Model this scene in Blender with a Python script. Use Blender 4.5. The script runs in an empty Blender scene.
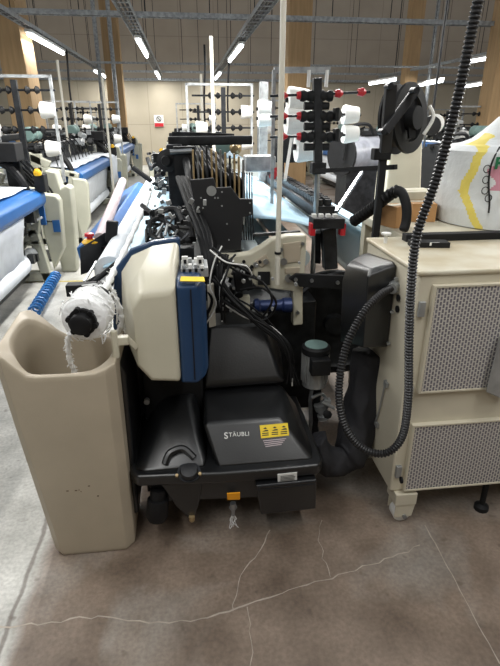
import bpy, bmesh, math, random
from mathutils import Vector, Matrix, noise
rnd = random.Random(7)
C = bpy.context.scene.collection
S = bpy.context.scene
R = math.radians
# ------------------------------------------------------------------ camera geometry
F = 500.0; H = 1.55
pit = math.atan((333-120)/F)
yaw = math.atan(67/(500*math.cos(pit)+213*math.sin(pit)))
cp, sp, cy_, sy_ = math.cos(pit), math.sin(pit), math.cos(yaw), math.sin(yaw)
Rt = Vector((cy_, -sy_, 0)); Fw = Vector((sy_*cp, cy_*cp, -sp)); Up = Vector((sy_*sp, cy_*sp, cp))
def at(x, y, X=None, Y=None, Z=None):
    d = Fw + Rt*((x-250)/F) + Up*((333-y)/F)
    t = (Z-H)/d.z if Z is not None else (Y/d.y if Y is not None else X/d.x)
    return Vector((0, 0, H)) + d*t
# ------------------------------------------------------------------ materials
def lin(h):
    h = h.lstrip('#'); v = [int(h[i:i+2], 16)/255 for i in (0, 2, 4)]
    return tuple(((c+.055)/1.055)**2.4 if c > .04045 else c/12.92 for c in v)+(1,)
def mat(name, col, rough=.5, metal=0, var=.12, scale=6, bump=0, bscale=60, spec=.5, col2=None, coat=0):
    m = bpy.data.materials.new(name); m.use_nodes = True
    nt = m.node_tree; N = nt.nodes; L = nt.links; b = N['Principled BSDF']
    tc = N.new('ShaderNodeTexCoord'); nz = N.new('ShaderNodeTexNoise'); nz.inputs['Scale'].default_value = scale
    nz.inputs['Detail'].default_value = 5; L.new(tc.outputs['Object'], nz.inputs['Vector'])
    rp = N.new('ShaderNodeValToRGB'); c = lin(col)
    d = lin(col2) if col2 else tuple(x*(1-var*2) for x in c[:3])+(1,)
    rp.color_ramp.elements[0].position = .35; rp.color_ramp.elements[1].position = .65
    rp.color_ramp.elements[0].color = d; rp.color_ramp.elements[1].color = c
    L.new(nz.outputs['Fac'], rp.inputs['Fac']); L.new(rp.outputs['Color'], b.inputs['Base Color'])
    b.inputs['Roughness'].default_value = rough; b.inputs['Metallic'].default_value = metal
    b.inputs['Specular IOR Level'].default_value = spec
    if coat: b.inputs['Coat Weight'].default_value = coat; b.inputs['Coat Roughness'].default_value = .25
    if bump:
        n2 = N.new('ShaderNodeTexNoise'); n2.inputs['Scale'].default_value = bscale; n2.inputs['Detail'].default_value = 3
        L.new(tc.outputs['Object'], n2.inputs['Vector'])
        bp = N.new('ShaderNodeBump'); bp.inputs['Strength'].default_value = bump; bp.inputs['Distance'].default_value = .01
        L.new(n2.outputs['Fac'], bp.inputs['Height']); L.new(bp.outputs['Normal'], b.inputs['Normal'])
    return m
def emis(name, col, st):
    m = bpy.data.materials.new(name); m.use_nodes = True; b = m.node_tree.nodes['Principled BSDF']
    b.inputs['Base Color'].default_value = lin(col); b.inputs['Emission Color'].default_value = lin(col)
    b.inputs['Emission Strength'].default_value = st; return m
M = dict(
    cream=mat('cream_enamel', '#cbc6b2', .42, var=.05, scale=4),
    cream_grey=mat('grey_cream_enamel', '#b4b4a4', .5, var=.1, scale=3),
    bin=mat('bin_plastic', '#b5a995', .5, var=.05, scale=5, bump=.05, bscale=200),
    blue=mat('blue_enamel', '#235f9e', .4, var=.08),
    navy=mat('navy_cover', '#1d3c60', .36, var=.06, spec=.5),
    black=mat('black_plastic', '#141517', .36, var=.15, scale=9, spec=.7, bump=.05, bscale=150, coat=.2),
    matte=mat('matte_black', '#161719', .65, var=.2, scale=12, spec=.35),
    rubber=mat('black_rubber', '#111113', .55, var=.2, spec=.3),
    charcoal=mat('charcoal_plate', '#1e1f22', .5, var=.1),
    dark=mat('dark_oily_metal', '#34363a', .4, metal=.5, var=.3, scale=14),
    grease=mat('greasy_machinery', '#26282a', .45, metal=.3, var=.35, scale=20),
    steel=mat('brushed_steel', '#a9adb0', .32, metal=.85, var=.15, scale=12),
    zinc=mat('galvanised_steel', '#b0b4b6', .5, metal=.3, var=.2, scale=18),
    alu=mat('cast_aluminium', '#b3b6b6', .45, metal=.55, var=.15, scale=15),
    white=mat('white_plastic', '#e6e6e2', .45, var=.04),
    pole=mat('ivory_tube', '#dad6c8', .45, var=.03),
    cloth=mat('white_cloth', '#e4e9ee', .85, var=.05, scale=9, bump=.3, bscale=25),
    warp=mat('pale_blue_yarn_sheet', '#bcd9ea', .6, var=.08, scale=5, col2='#a5cbe2'),
    warpw=mat('pale_grey_yarn_roll', '#cfdadb', .7, var=.06, scale=4),
    fuzz=mat('white_yarn', '#f2f3f3', .9, var=.03, scale=30, bump=.6, bscale=60),
    cone=mat('white_yarn_cone', '#eeeeea', .8, var=.04, bump=.2, bscale=120),
    brass=mat('worn_brass', '#c9b084', .4, metal=.6, var=.25, scale=25),
    red=mat('red_plastic', '#c0202c', .4, var=.05),
    yellow=mat('yellow_plastic', '#eab61c', .45, var=.05),
    label=mat('yellow_label', '#f0cf1e', .5, var=.02),
    orange=mat('orange_label', '#e0961c', .5, var=.02),
    wlabel=mat('white_label', '#e4e4e0', .5, var=.02),
    ink=mat('black_ink', '#1a1a1a', .6, var=.02),
    sgreen=mat('grey_green_cover', '#75908b', .55, var=.1),
    greyfilm=mat('grey_film_roll', '#9a9da6', .3, var=.2, scale=8),
    card=mat('cardboard', '#b98d5d', .8, var=.1),
    tabletop=mat('worn_bench_top', '#cfc9b4', .5, var=.08, scale=9),
    bag=mat('black_duct_fabric', '#222226', .75, var=.15, scale=9, bump=.8, bscale=14),
    hose=mat('ribbed_hose', '#1f1f21', .42, var=.1, spec=.6),
    spring=mat('blue_air_hose', '#2c74b8', .4, var=.05),
    cab=mat('cabinet_enamel', '#d2cbb7', .42, var=.05, scale=5),
    cabtop=mat('dusty_cabinet_top', '#cbc6b4', .5, scale=7, col2='#b9ad92'),
    sackw=mat('white_woven_sack', '#dfe3e4', .65, var=.05, scale=6, bump=.5, bscale=26),
    sacky=mat('yellow_sack_stripe', '#ecd96a', .6, var=.06, bump=.8, bscale=16),
    sackp=mat('pink_sack_print', '#cf8fa0', .6, var=.06, bump=.8, bscale=16),
    green=mat('green_ink', '#1d7048', .6, var=.03),
    pinkroll=mat('pink_grey_sleeve', '#bfb0b4', .6, var=.08),
    glass=mat('smoky_lamp', '#3a5f7c', .15, var=.1),
    dblue=mat('dark_blue_cylinder', '#2a3a66', .3, metal=.3, var=.1),
    tube=emis('fluorescent_tube', '#f4fbff', 9),
    crackline=mat('cement_filled_crack', '#b5aa9d', .8, var=.15, scale=20),
    tape=mat('floor_tape_yellow', '#cdbb62', .7, var=.2, scale=30),
    tilt=mat('rust_marks', '#6d5642', .8, var=.3),
)
def wood():
    m = mat('glulam_wood', '#b3946c', .85, var=.1, scale=3); nt = m.node_tree
    nz = [n for n in nt.nodes if n.type == 'TEX_NOISE'][0]
    mp = nt.nodes.new('ShaderNodeMapping'); mp.inputs['Scale'].default_value = (6, 6, .5)
    tc = [n for n in nt.nodes if n.type == 'TEX_COORD'][0]
    nt.links.new(tc.outputs['Object'], mp.inputs['Vector']); nt.links.new(mp.outputs['Vector'], nz.inputs['Vector'])
    return m
M['wood'] = wood()
def floor_mat():
    m = bpy.data.materials.new('stained_shaded_concrete'); m.use_nodes = True; nt = m.node_tree; N = nt.nodes; L = nt.links
    b = N['Principled BSDF']; tc = N.new('ShaderNodeTexCoord')
    def nz(s, d=6, w=0):
        n = N.new('ShaderNodeTexNoise'); n.inputs['Scale'].default_value = s; n.inputs['Detail'].default_value = d
        n.inputs['Distortion'].default_value = w; L.new(tc.outputs['Object'], n.inputs['Vector']); return n
    def ramp(f, a, b_, ca, cb):
        r = N.new('ShaderNodeValToRGB'); r.color_ramp.elements[0].position = a; r.color_ramp.elements[1].position = b_
        r.color_ramp.elements[0].color = ca; r.color_ramp.elements[1].color = cb; L.new(f, r.inputs['Fac']); return r
    def mix(f, a, b_, bt='MIX'):
        x = N.new('ShaderNodeMix'); x.data_type = 'RGBA'; x.blend_type = bt
        if isinstance(f, float): x.inputs['Factor'].default_value = f
        else: L.new(f, x.inputs['Factor'])
        L.new(a, x.inputs['A']); L.new(b_, x.inputs['B']); return x.outputs['Result']
    def math_(op, a, b_=None, c=None):
        x = N.new('ShaderNodeMath'); x.operation = op; x.use_clamp = False
        for i, v in enumerate((a, b_, c)):
            if v is None: continue
            if isinstance(v, (int, float)): x.inputs[i].default_value = v
            else: L.new(v, x.inputs[i])
        return x.outputs[0]
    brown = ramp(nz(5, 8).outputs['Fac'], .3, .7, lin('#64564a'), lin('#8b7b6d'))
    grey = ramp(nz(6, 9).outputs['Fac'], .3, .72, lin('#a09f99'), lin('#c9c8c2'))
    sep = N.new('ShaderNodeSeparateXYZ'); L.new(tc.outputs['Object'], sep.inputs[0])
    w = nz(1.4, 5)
    # brown of the machine bay, dirt plus painted shadow, ends along the aisle (x about -0.7)
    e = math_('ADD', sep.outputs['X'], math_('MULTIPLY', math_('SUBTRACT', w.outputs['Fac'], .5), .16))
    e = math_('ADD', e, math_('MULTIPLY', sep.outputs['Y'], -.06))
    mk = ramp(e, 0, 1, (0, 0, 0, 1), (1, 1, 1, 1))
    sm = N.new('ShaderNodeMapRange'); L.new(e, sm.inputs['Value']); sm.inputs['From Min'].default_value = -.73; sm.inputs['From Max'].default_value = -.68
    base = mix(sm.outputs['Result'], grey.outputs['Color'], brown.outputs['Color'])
    # worn, cleaner patches
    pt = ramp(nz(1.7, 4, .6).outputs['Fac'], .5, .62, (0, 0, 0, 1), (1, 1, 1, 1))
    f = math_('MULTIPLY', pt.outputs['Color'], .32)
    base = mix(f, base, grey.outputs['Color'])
    fn = ramp(nz(70, 8).outputs['Fac'], .35, .65, (.84, .84, .84, 1), (1.1, 1.1, 1.1, 1)); base = mix(1.0, base, fn.outputs['Color'], 'MULTIPLY')
    # dark oil spots
    sp_ = ramp(nz(16, 2).outputs['Fac'], .66, .74, (0, 0, 0, 1), (1, 1, 1, 1))
    dk = N.new('ShaderNodeRGB'); dk.outputs[0].default_value = lin('#55493f')
    base = mix(math_('MULTIPLY', sp_.outputs['Color'], .55), base, dk.outputs[0])
    # cracks
    wv = nz(2.5, 6); va = N.new('ShaderNodeVectorMath'); va.operation = 'SCALE'; va.inputs['Scale'].default_value = .35
    L.new(wv.outputs['Color'], va.inputs[0]); vb = N.new('ShaderNodeVectorMath'); L.new(tc.outputs['Object'], vb.inputs[0]); L.new(va.outputs[0], vb.inputs[1])
    vo = N.new('ShaderNodeTexVoronoi'); vo.feature = 'DISTANCE_TO_EDGE'; vo.inputs['Scale'].default_value = 1.15; L.new(vb.outputs[0], vo.inputs['Vector'])
    cr = ramp(vo.outputs['Distance'], .0, .004, (1, 1, 1, 1), (0, 0, 0, 1))
    gate = ramp(nz(2.2, 2).outputs['Fac'], .42, .55, (0, 0, 0, 1), (1, 1, 1, 1))
    lt = N.new('ShaderNodeRGB'); lt.outputs[0].default_value = lin('#b8ab9c')
    base = mix(math_('MULTIPLY', math_('MULTIPLY', cr.outputs['Color'], gate.outputs['Color']), .0), base, lt.outputs[0])
    # the expansion joint beside the aisle
    j = math_('ABSOLUTE', math_('SUBTRACT', e, -.74))
    jl = ramp(j, .004, .011, (1, 1, 1, 1), (0, 0, 0, 1))
    base = mix(math_('MULTIPLY', jl.outputs['Color'], .7), base, dk.outputs[0])
    L.new(base, b.inputs['Base Color'])
    rr = ramp(nz(3, 5).outputs['Fac'], .3, .7, (.3, .3, .3, 1), (.52, .52, .52, 1)); L.new(rr.outputs['Color'], b.inputs['Roughness'])
    bp = N.new('ShaderNodeBump'); bp.inputs['Strength'].default_value = .25; bp.inputs['Distance'].default_value = .004
    L.new(nz(45, 5).outputs['Fac'], bp.inputs['Height']); L.new(bp.outputs['Normal'], b.inputs['Normal'])
    return m
def grille_mat():
    m = bpy.data.materials.new('perforated_grille'); m.use_nodes = True; nt = m.node_tree; N = nt.nodes; L = nt.links
    b = N['Principled BSDF']; tc = N.new('ShaderNodeTexCoord'); mp = N.new('ShaderNodeMapping')
    mp.inputs['Rotation'].default_value = (0, R(90), R(0))
    sx = N.new('ShaderNodeSeparateXYZ'); L.new(tc.outputs['Object'], sx.inputs[0])
    cb = N.new('ShaderNodeCombineXYZ'); L.new(sx.outputs['Z'], cb.inputs['X']); L.new(sx.outputs['X'], cb.inputs['Y'])
    br = N.new('ShaderNodeTexBrick'); L.new(cb.outputs[0], br.inputs['Vector'])
    br.inputs['Scale'].default_value = 1; br.inputs['Brick Width'].default_value = .0185; br.inputs['Row Height'].default_value = .0118
    br.inputs['Mortar Size'].default_value = .0025; br.inputs['Mortar Smooth'].default_value = .3; br.offset = .5
    br.inputs['Color1'].default_value = lin('#6a676d'); br.inputs['Color2'].default_value = lin('#747177'); br.inputs['Mortar'].default_value = lin('#cbc6bf')
    L.new(br.outputs['Color'], b.inputs['Base Color']); b.inputs['Roughness'].default_value = .45
    bp = N.new('ShaderNodeBump'); bp.inputs['Strength'].default_value = .6; bp.inputs['Distance'].default_value = .003
    L.new(br.outputs['Fac'], bp.inputs['Height']); L.new(bp.outputs['Normal'], b.inputs['Normal'])
    return m
def wall_mat():
    m = bpy.data.materials.new('hall_wall_panels'); m.use_nodes = True; nt = m.node_tree; N = nt.nodes; L = nt.links
    b = N['Principled BSDF']; tc = N.new('ShaderNodeTexCoord'); sx = N.new('ShaderNodeSeparateXYZ'); L.new(tc.outputs['Object'], sx.inputs[0])
    cb = N.new('ShaderNodeCombineXYZ'); L.new(sx.outputs['Z'], cb.inputs['X']); L.new(sx.outputs['X'], cb.inputs['Y'])
    br = N.new('ShaderNodeTexBrick'); L.new(cb.outputs[0], br.inputs['Vector']); br.offset = 0
    br.inputs['Scale'].default_value = 1; br.inputs['Brick Width'].default_value = 1.4; br.inputs['Row Height'].default_value = 1.2; br.inputs['Mortar Size'].default_value = .01
    nz = N.new('ShaderNodeTexNoise'); nz.inputs['Scale'].default_value = 1.2; nz.inputs['Detail'].default_value = 6; L.new(tc.outputs['Object'], nz.inputs['Vector'])
    def rp(a, c): 
        r = N.new('ShaderNodeValToRGB'); r.color_ramp.elements[0].position = .3; r.color_ramp.elements[1].position = .7
        r.color_ramp.elements[0].color = lin(a); r.color_ramp.elements[1].color = lin(c); L.new(nz.outputs['Fac'], r.inputs['Fac']); return r
    lo = rp('#aca390', '#b8af9c'); hi = rp('#a89c8c', '#b3a797')
    mr = N.new('ShaderNodeMapRange'); L.new(sx.outputs['Z'], mr.inputs['Value']); mr.inputs['From Min'].default_value = 2.86; mr.inputs['From Max'].default_value = 2.9
    mx = N.new('ShaderNodeMix'); mx.data_type = 'RGBA'; L.new(mr.outputs[0], mx.inputs['Factor']); L.new(lo.outputs[0], mx.inputs['A']); L.new(hi.outputs[0], mx.inputs['B'])
    br.inputs['Mortar'].default_value = (.72, .72, .72, 1); br.inputs['Color1'].default_value = br.inputs['Color2'].default_value = (1, 1, 1, 1)
    m2 = N.new('ShaderNodeMix'); m2.data_type = 'RGBA'; m2.blend_type = 'MULTIPLY'; m2.inputs['Factor'].default_value = 1
    L.new(mx.outputs['Result'], m2.inputs['A']); L.new(br.outputs['Color'], m2.inputs['B']); L.new(m2.outputs['Result'], b.inputs['Base Color'])
    b.inputs['Roughness'].default_value = .8; return m
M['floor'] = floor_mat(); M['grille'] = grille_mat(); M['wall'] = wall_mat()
# ------------------------------------------------------------------ mesh builder
def smooth_path(pts, n=6):
    P = [Vector(p) for p in pts]; out = []
    for i in range(len(P)-1):
        a = P[max(i-1, 0)]; b = P[i]; c = P[i+1]; d = P[min(i+2, len(P)-1)]
        for k in range(n):
            t = k/n
            out.append(.5*((2*b)+(c-a)*t+(2*a-5*b+4*c-d)*t*t+(3*b-a-3*c+d)*t**3))
    out.append(P[-1]); return out
class MB:
    def __init__(s): s.b = bmesh.new(); s.mi = 0
    def _m(s, fs, sm=False):
        for f in fs: f.material_index = s.mi; f.smooth = sm
    def box(s, c, sz, rot=None):
        c = Vector(c); h = Vector(sz)/2; rm = rot if rot is not None else Matrix.Identity(3)
        v = [s.b.verts.new(c + rm @ Vector((h.x*i, h.y*j, h.z*k))) for i in (-1, 1) for j in (-1, 1) for k in (-1, 1)]
        fs = [s.b.faces.new([v[q] for q in f]) for f in ((0, 1, 3, 2), (4, 6, 7, 5), (0, 4, 5, 1), (2, 3, 7, 6), (0, 2, 6, 4), (1, 5, 7, 3))]
        s._m(fs); return s
    def bx(s, x0, x1, y0, y1, z0, z1): return s.box(((x0+x1)/2, (y0+y1)/2, (z0+z1)/2), (abs(x1-x0), abs(y1-y0), abs(z1-z0)))
    def bar(s, p, q, w, h, up=(0, 0, 1)):
        p = Vector(p); q = Vector(q); d = (q-p); l = d.length; d.normalize(); u = Vector(up)
        if abs(d.dot(u)) > .98: u = Vector((0, 1, 0))
        x = d.cross(u).normalized(); z = x.cross(d)
        return s.box((p+q)/2, (w, l, h), Matrix((x, d, z)).transposed())
    def tube(s, pts, r, n=10, caps=True):
        P = [Vector(p) for p in pts]; rs = r if isinstance(r, (list, tuple)) else [r]*len(P); rings = []
        T = [(P[min(i+1, len(P)-1)]-P[max(i-1, 0)]).normalized() for i in range(len(P))]
        u = T[0].orthogonal().normalized()
        for i, p in enumerate(P):
            u = (u - T[i]*u.dot(T[i])).normalized(); w = T[i].cross(u)
            rings.append([s.b.verts.new(p+(u*math.cos(a)+w*math.sin(a))*rs[i]) for a in (2*math.pi*k/n for k in range(n))])
        fs = []
        for a, b in zip(rings, rings[1:]):
            for k in range(n): fs.append(s.b.faces.new((a[k], a[(k+1) % n], b[(k+1) % n], b[k])))
        s._m(fs, True)
        if caps: s._m([s.b.faces.new(rings[0][::-1]), s.b.faces.new(rings[-1])])
        return s
    def cyl(s, p, q, r, r2=None, n=16): return s.tube([p, q], [r, r if r2 is None else r2], n)
    def lathe(s, o, ax, prof, n=24):      # prof: (distance along the axis, radius)
        o = Vector(o); ax = Vector(ax).normalized(); u = ax.orthogonal().normalized(); w = ax.cross(u); rings = []
        for t, r in prof:
            rings.append([s.b.verts.new(o+ax*t+(u*math.cos(a)+w*math.sin(a))*max(r, .0005)) for a in (2*math.pi*k/n for k in range(n))])
        fs = []
        for a, b in zip(rings, rings[1:]):
            for k in range(n): fs.append(s.b.faces.new((a[k], a[(k+1) % n], b[(k+1) % n], b[k])))
        s._m(fs, True); s._m([s.b.faces.new(rings[0][::-1]), s.b.faces.new(rings[-1])]); return s
    def prism(s, pts, d):                 # a planar 3D polygon pushed along d
        d = Vector(d); a = [s.b.verts.new(Vector(p)) for p in pts]; b = [s.b.verts.new(Vector(p)+d) for p in pts]; n = len(a)
        s._m([s.b.faces.new(a), s.b.faces.new(b[::-1])]+[s.b.faces.new((a[i], b[i], b[(i+1) % n], a[(i+1) % n])) for i in range(n)]); return s
    def loft(s, rings, cap=True, sm=True):
        V = [[s.b.verts.new(Vector(p)) for p in r] for r in rings]; n = len(V[0]); fs = []
        for a, b in zip(V, V[1:]):
            for k in range(n): fs.append(s.b.faces.new((a[k], a[(k+1) % n], b[(k+1) % n], b[k])))
        s._m(fs, sm)
        if cap: s._m([s.b.faces.new(V[0][::-1]), s.b.faces.new(V[-1])])
        return s
    def grid(s, rows, sm=True, mi=None):
        V = [[s.b.verts.new(Vector(p)) for p in r] for r in rows]
        for j, (a, b) in enumerate(zip(V, V[1:])):
            for k in range(len(a)-1):
                f = s.b.faces.new((a[k], a[k+1], b[k+1], b[k])); f.smooth = sm; f.material_index = mi(j, k) if mi else s.mi
        return s
    def hull(s, pts):
        vs = [s.b.verts.new(Vector(p)) for p in pts]
        r = bmesh.ops.convex_hull(s.b, input=vs)
        s._m([g for g in r['geom'] if isinstance(g, bmesh.types.BMFace)])
        bad = [g for g in set(r['geom_interior'])|set(r['geom_unused']) if isinstance(g, bmesh.types.BMVert) and not g.link_faces]
        if bad: bmesh.ops.delete(s.b, geom=bad, context='VERTS')
        bmesh.ops.dissolve_limit(s.b, angle_limit=R(2), verts=[v for v in s.b.verts], edges=[e for e in s.b.edges])
        return s
    def build(s, name, m, parent=None, bevel=0, solid=0, sub=0, seg=2, label=None):
        bmesh.ops.recalc_face_normals(s.b, faces=s.b.faces) if not solid else None
        me = bpy.data.meshes.new(name); s.b.to_mesh(me); s.b.free()
        for x in (m if isinstance(m, list) else [m]): me.materials.append(M[x])
        me.set_sharp_from_angle(angle=R(38))
        o = bpy.data.objects.new(name, me); C.objects.link(o)
        if parent:
            o.parent = parent; w = Vector((0, 0, 0)); q = parent
            while q: w += q.location; q = q.parent
            if not parent.get('local'): me.transform(Matrix.Translation(-w))
        if solid: k = o.modifiers.new('solid', 'SOLIDIFY'); k.thickness = solid; k.offset = 0
        if bevel: k = o.modifiers.new('bevel', 'BEVEL'); k.width = bevel; k.segments = seg; k.limit_method = 'ANGLE'; k.angle_limit = R(32); k.harden_normals = False
        if sub: k = o.modifiers.new('sub', 'SUBSURF'); k.levels = k.render_levels = sub
        if bevel:
            for f in me.polygons: f.use_smooth = True
            k = o.modifiers.new('wn', 'WEIGHTED_NORMAL'); k.keep_sharp = False
        if label: o['label'] = label
        return o
def thing(name, label, cat, loc, group=None):
    o = bpy.data.objects.new(name, None); C.objects.link(o); o.location = loc; o.empty_display_size = .1
    o['label'] = label; o['category'] = cat
    if group: o['group'] = group
    return o
def tag(o, label, cat, group=None):
    o['label'] = label; o['category'] = cat
    if group: o['group'] = group
    return o
def structure(o): o['kind'] = 'structure'; return o
def copy_tree(o, parent=None, keep=None):
    c = o.copy(); C.objects.link(c); c.parent = parent
    for ch in o.children: 
        if keep is None or keep(ch): copy_tree(ch, c)
    return c
def dup(o, loc, label=None, rz=0, sc=1, keep=None):
    c = copy_tree(o, keep=keep); c.location = loc; c.rotation_euler.z = rz; c.scale = (sc, sc, sc)
    if label: c['label'] = label
    return c
def text(s, size, origin, xdir, ydir, m, parent, name='lettering', bold=0, depth=.001):
    cu = bpy.data.curves.new('t', 'FONT'); cu.body = s; cu.size = size; cu.extrude = depth; cu.space_character = 1.12; cu.offset = bold; cu.align_x = 'CENTER'; cu.align_y = 'CENTER'
    t = bpy.data.objects.new('t', cu); C.objects.link(t)
    dg = bpy.context.evaluated_depsgraph_get(); dg.update(); me = bpy.data.meshes.new_from_object(t.evaluated_get(dg))
    bpy.data.objects.remove(t)
    x = Vector(xdir).normalized(); y = Vector(ydir); y = (y-x*y.dot(x)).normalized(); z = x.cross(y)
    mt = Matrix((x, y, z)).transposed().to_4x4(); mt.translation = Vector(origin)
    me.transform(mt); me.materials.clear(); me.materials.append(M[m])
    o = bpy.data.objects.new(name, me); C.objects.link(o)
    if parent:
        o.parent = parent; w = Vector((0, 0, 0)); q = parent
        while q: w += q.location; q = q.parent
        me.transform(Matrix.Translation(-w))
    return o
# ================================================================== THE SETTING
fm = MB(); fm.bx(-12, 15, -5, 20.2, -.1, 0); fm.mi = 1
def crack(pts, w_, jit, seed):
    r = random.Random(seed); P = [at(x, y, Z=0) for x, y in pts]; Q = []
    for a, b in zip(P, P[1:]):
        n_ = max(2, int((b-a).length/.03)); Q += [a.lerp(b, k/n_)+Vector((r.uniform(-jit, jit), r.uniform(-jit, jit), 0)) for k in range(n_)]
    Q.append(P[-1]); L1 = []; L2 = []
    for i, p in enumerate(Q):
        d = (Q[min(i+1, len(Q)-1)]-Q[max(i-1, 0)]).normalized(); s_ = Vector((-d.y, d.x, 0))*w_*r.uniform(.4, 1.1); L1.append(p+s_+Vector((0, 0, .0006))); L2.append(p-s_+Vector((0, 0, .0006)))
    fm.grid([L1, L2], sm=False)
crack([(0, 628), (50, 622), (100, 616), (150, 622), (200, 620), (245, 606), (290, 590), (340, 575), (385, 560), (420, 545)], .0032, .007, 1)
crack([(232, 612), (240, 575), (262, 548), (270, 530)], .0022, .006, 2); crack([(248, 607), (252, 640), (250, 666)], .0014, .006, 3)
crack([(425, 525), (452, 575), (478, 625), (500, 664)], .0026, .002, 4); crack([(330, 578), (318, 540), (322, 520)], .0015, .008, 5)
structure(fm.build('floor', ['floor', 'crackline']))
structure(MB().bx(-12, 15, 20, 20.2, 0, 7).build('wall_back', 'wall'))
for nm, q in (('wall_left', (-12.2, -12, -5, 20.2, 0, 7)), ('wall_right', (15, 15.2, -5, 20.2, 0, 7)), ('wall_front', (-12.2, 15.2, -5.2, -5, 0, 7))): structure(MB().bx(*q).build(nm, 'wall'))
structure(MB().bx(-12, 15, 19.93, 20, 2.82, 2.9).build('trim_1', 'zinc'))
def column(name_label, x0, x1, y, dy, z1, lean, side=None):
    w = MB(); w.prism([(x0, y, 0), (x1, y, 0), (x1-lean, y, z1), (x0-lean, y, z1)], (0, dy, 0))
    return tag(w.build('timber_column', 'wood', bevel=.01), name_label, 'column', 'laminated timber columns')
a = at(10, 100, Y=10); b_ = at(31, 100, Y=10)
column('thick laminated timber column at the far left edge', a.x, b_.x+.05, 10, .75, 5.5, .12)
a = at(110, 120, Y=17); b_ = at(126, 120, Y=17)
column('pale timber column in line with the leftmost ceiling rail, behind left looms', a.x, b_.x, 17, .4, 5.5, 0)
a = at(287, 100, Y=13); b_ = at(309, 100, Y=13)
column('timber column straight behind the tall ivory pole', a.x, b_.x, 13, .4, 5.5, 0)
a = at(491, 100, Y=9); b_ = at(512, 100, Y=9)
column('pale timber column rising behind the white woven sack', a.x, b_.x, 9, .4, 5.5, 0)
a = at(403, 100, Y=17); b_ = at(415, 100, Y=17)
column('narrow timber column against back wall, beside the hanging ribbed hose', a.x, b_.x, 17, .4, 5.5, 0)
# conduits beside the second column
for k, (px, yy) in enumerate(((103, 16.9), (117, 16.8), (425, 17))):
    a = at(px, 100, Y=yy)
    tag(MB().cyl((a.x, yy-.1, 0), (a.x, yy-.1, 5.5), .06, n=8).build('conduit_pipe', 'zinc'),
        ['grey conduit pipe left of the second timber column', 'grey conduit pipe on the right edge of the second timber column', 'grey conduit pipe beside the narrow far timber column'][k], 'pipe', 'grey wall conduits')
# sign
sg = thing('wall_sign', 'small white and red prohibition sign on the back wall', 'sign', at(159, 121, Y=19.95))
c0 = at(159, 121, Y=19.96)
MB().bx(c0.x-.17, c0.x+.17, 19.95, 19.99, c0.z-.2, c0.z+.2).build('panel', 'wlabel', sg)
MB().bx(c0.x-.16, c0.x+.16, 19.93, 19.95, c0.z-.19, c0.z-.07).build('red_band', 'red', sg)
w = MB(); ring = [(c0.x+.08*math.cos(t), 19.94, c0.z+.07+.08*math.sin(t)) for t in [k*math.pi/10 for k in range(21)]]
w.tube(ring, .012, 6); w.bar((c0.x-.055, 19.94, c0.z+.125), (c0.x+.055, 19.94, c0.z+.015), .02, .02); w.build('symbol', 'ink', sg)
# ------------------------------------------------------------------ ceiling rails, trays, lamps
def tray(name, label, p, q, w_, h_, wires, lower=False):
    p = Vector(p); q = Vector(q)
    t = thing(name, label, 'cable tray', (p+q)/2, 'overhead cable trays')
    d = (q-p).normalized(); s = d.cross(Vector((0, 0, 1))).normalized()
    m = MB(); m.bar(p+s*w_/2, q+s*w_/2, .012, h_); m.bar(p-s*w_/2, q-s*w_/2, .012, h_)
    n = int((q-p).length/.3)
    for k in range(n+1): c = p+(q-p)*k/n-Vector((0, 0, h_*.35)); m.bar(c-s*w_/2, c+s*w_/2, .03, .012)
    m.build('ladder_rail', 'zinc', t)
    m = MB()
    for k in range(3): m.tube([p+s*(w_*(k-1)*.28)+Vector((0, 0, .01*k-h_*.2)), q+s*(w_*(k-1)*.28)+Vector((0, 0, .01*k-h_*.2))], w_*.09, 6)
    m.build('cable_bundle', 'dark' if w_ > .1 else 'alu', t)
    for k in range(wires):
        c = p+(q-p)*(k+.5)/wires
        MB().cyl(c, (c.x, c.y, 6.2), .008, n=5).build('hanger_wire', 'dark', t)
    return t
RL, RM, RR = -2.5, -.74, 1.2
tray('cable_tray', 'galvanised tray running away along the left row of looms', (RL, 1.5, 3), (RL, 19.8, 3), .14, .06, 5)
tray('cable_tray', 'galvanised tray running away above the middle aisle', (RM, -1.5, 3), (RM, 19.8, 3), .2, .06, 5)
tray('cable_tray', 'dark tray running away at upper centre, right of the middle aisle', (RR, -1.5, 3), (RR, 19.8, 3), .2, .06, 5)
tray('cable_tray', 'tray running away along the right-hand rows of looms', (7.25, 9, 3), (7.25, 19.8, 3), .12, .06, 4)
tray('cable_tray', 'long crosswise tray nearest the camera, spanning the whole hall', (-6, 9.15, 3.06), (10, 9.45, 3.06), .12, .07, 16)
tray('cable_tray', 'thin crosswise rail in the middle distance', (-7, 16.2, 3.04), (11, 16.6, 3.04), .08, .05, 14)
tray('cable_tray', 'thin crosswise rail closest to the back wall', (-9, 18.9, 3.04), (12, 19.3, 3.04), .08, .06, 12)
def area(x, y, z, sx_, sy__, e, col=(1, .98, .94), rot=(0, 0, 0)):
    l = bpy.data.lights.new('lamp_light', 'AREA'); l.shape = 'RECTANGLE'; l.size = sx_; l.size_y = sy__; l.energy = e; l.color = col
    o = bpy.data.objects.new('lamp_light', l); C.objects.link(o); o.location = (x, y, z); o.rotation_euler = rot; return o
def lamp(x, y0, y1, z, label, energy=0):
    t = thing('ceiling_lamp', label, 'lamp', (x, (y0+y1)/2, z), 'fluorescent lamps under the trays')
    MB().bx(x-.06, x+.06, y0, y1, z, z+.05).build('lamp_housing', 'white', t, bevel=.01)
    MB().cyl((x, y0+.03, z-.03), (x, y1-.03, z-.03), .035, n=10).build('fluorescent_tube', 'tube', t)
    area(x, (y0+y1)/2, z-.08, .1, y1-y0, energy or 62)
    return t
def Yof(px, py, X): return at(px, py, X=X).y
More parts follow.
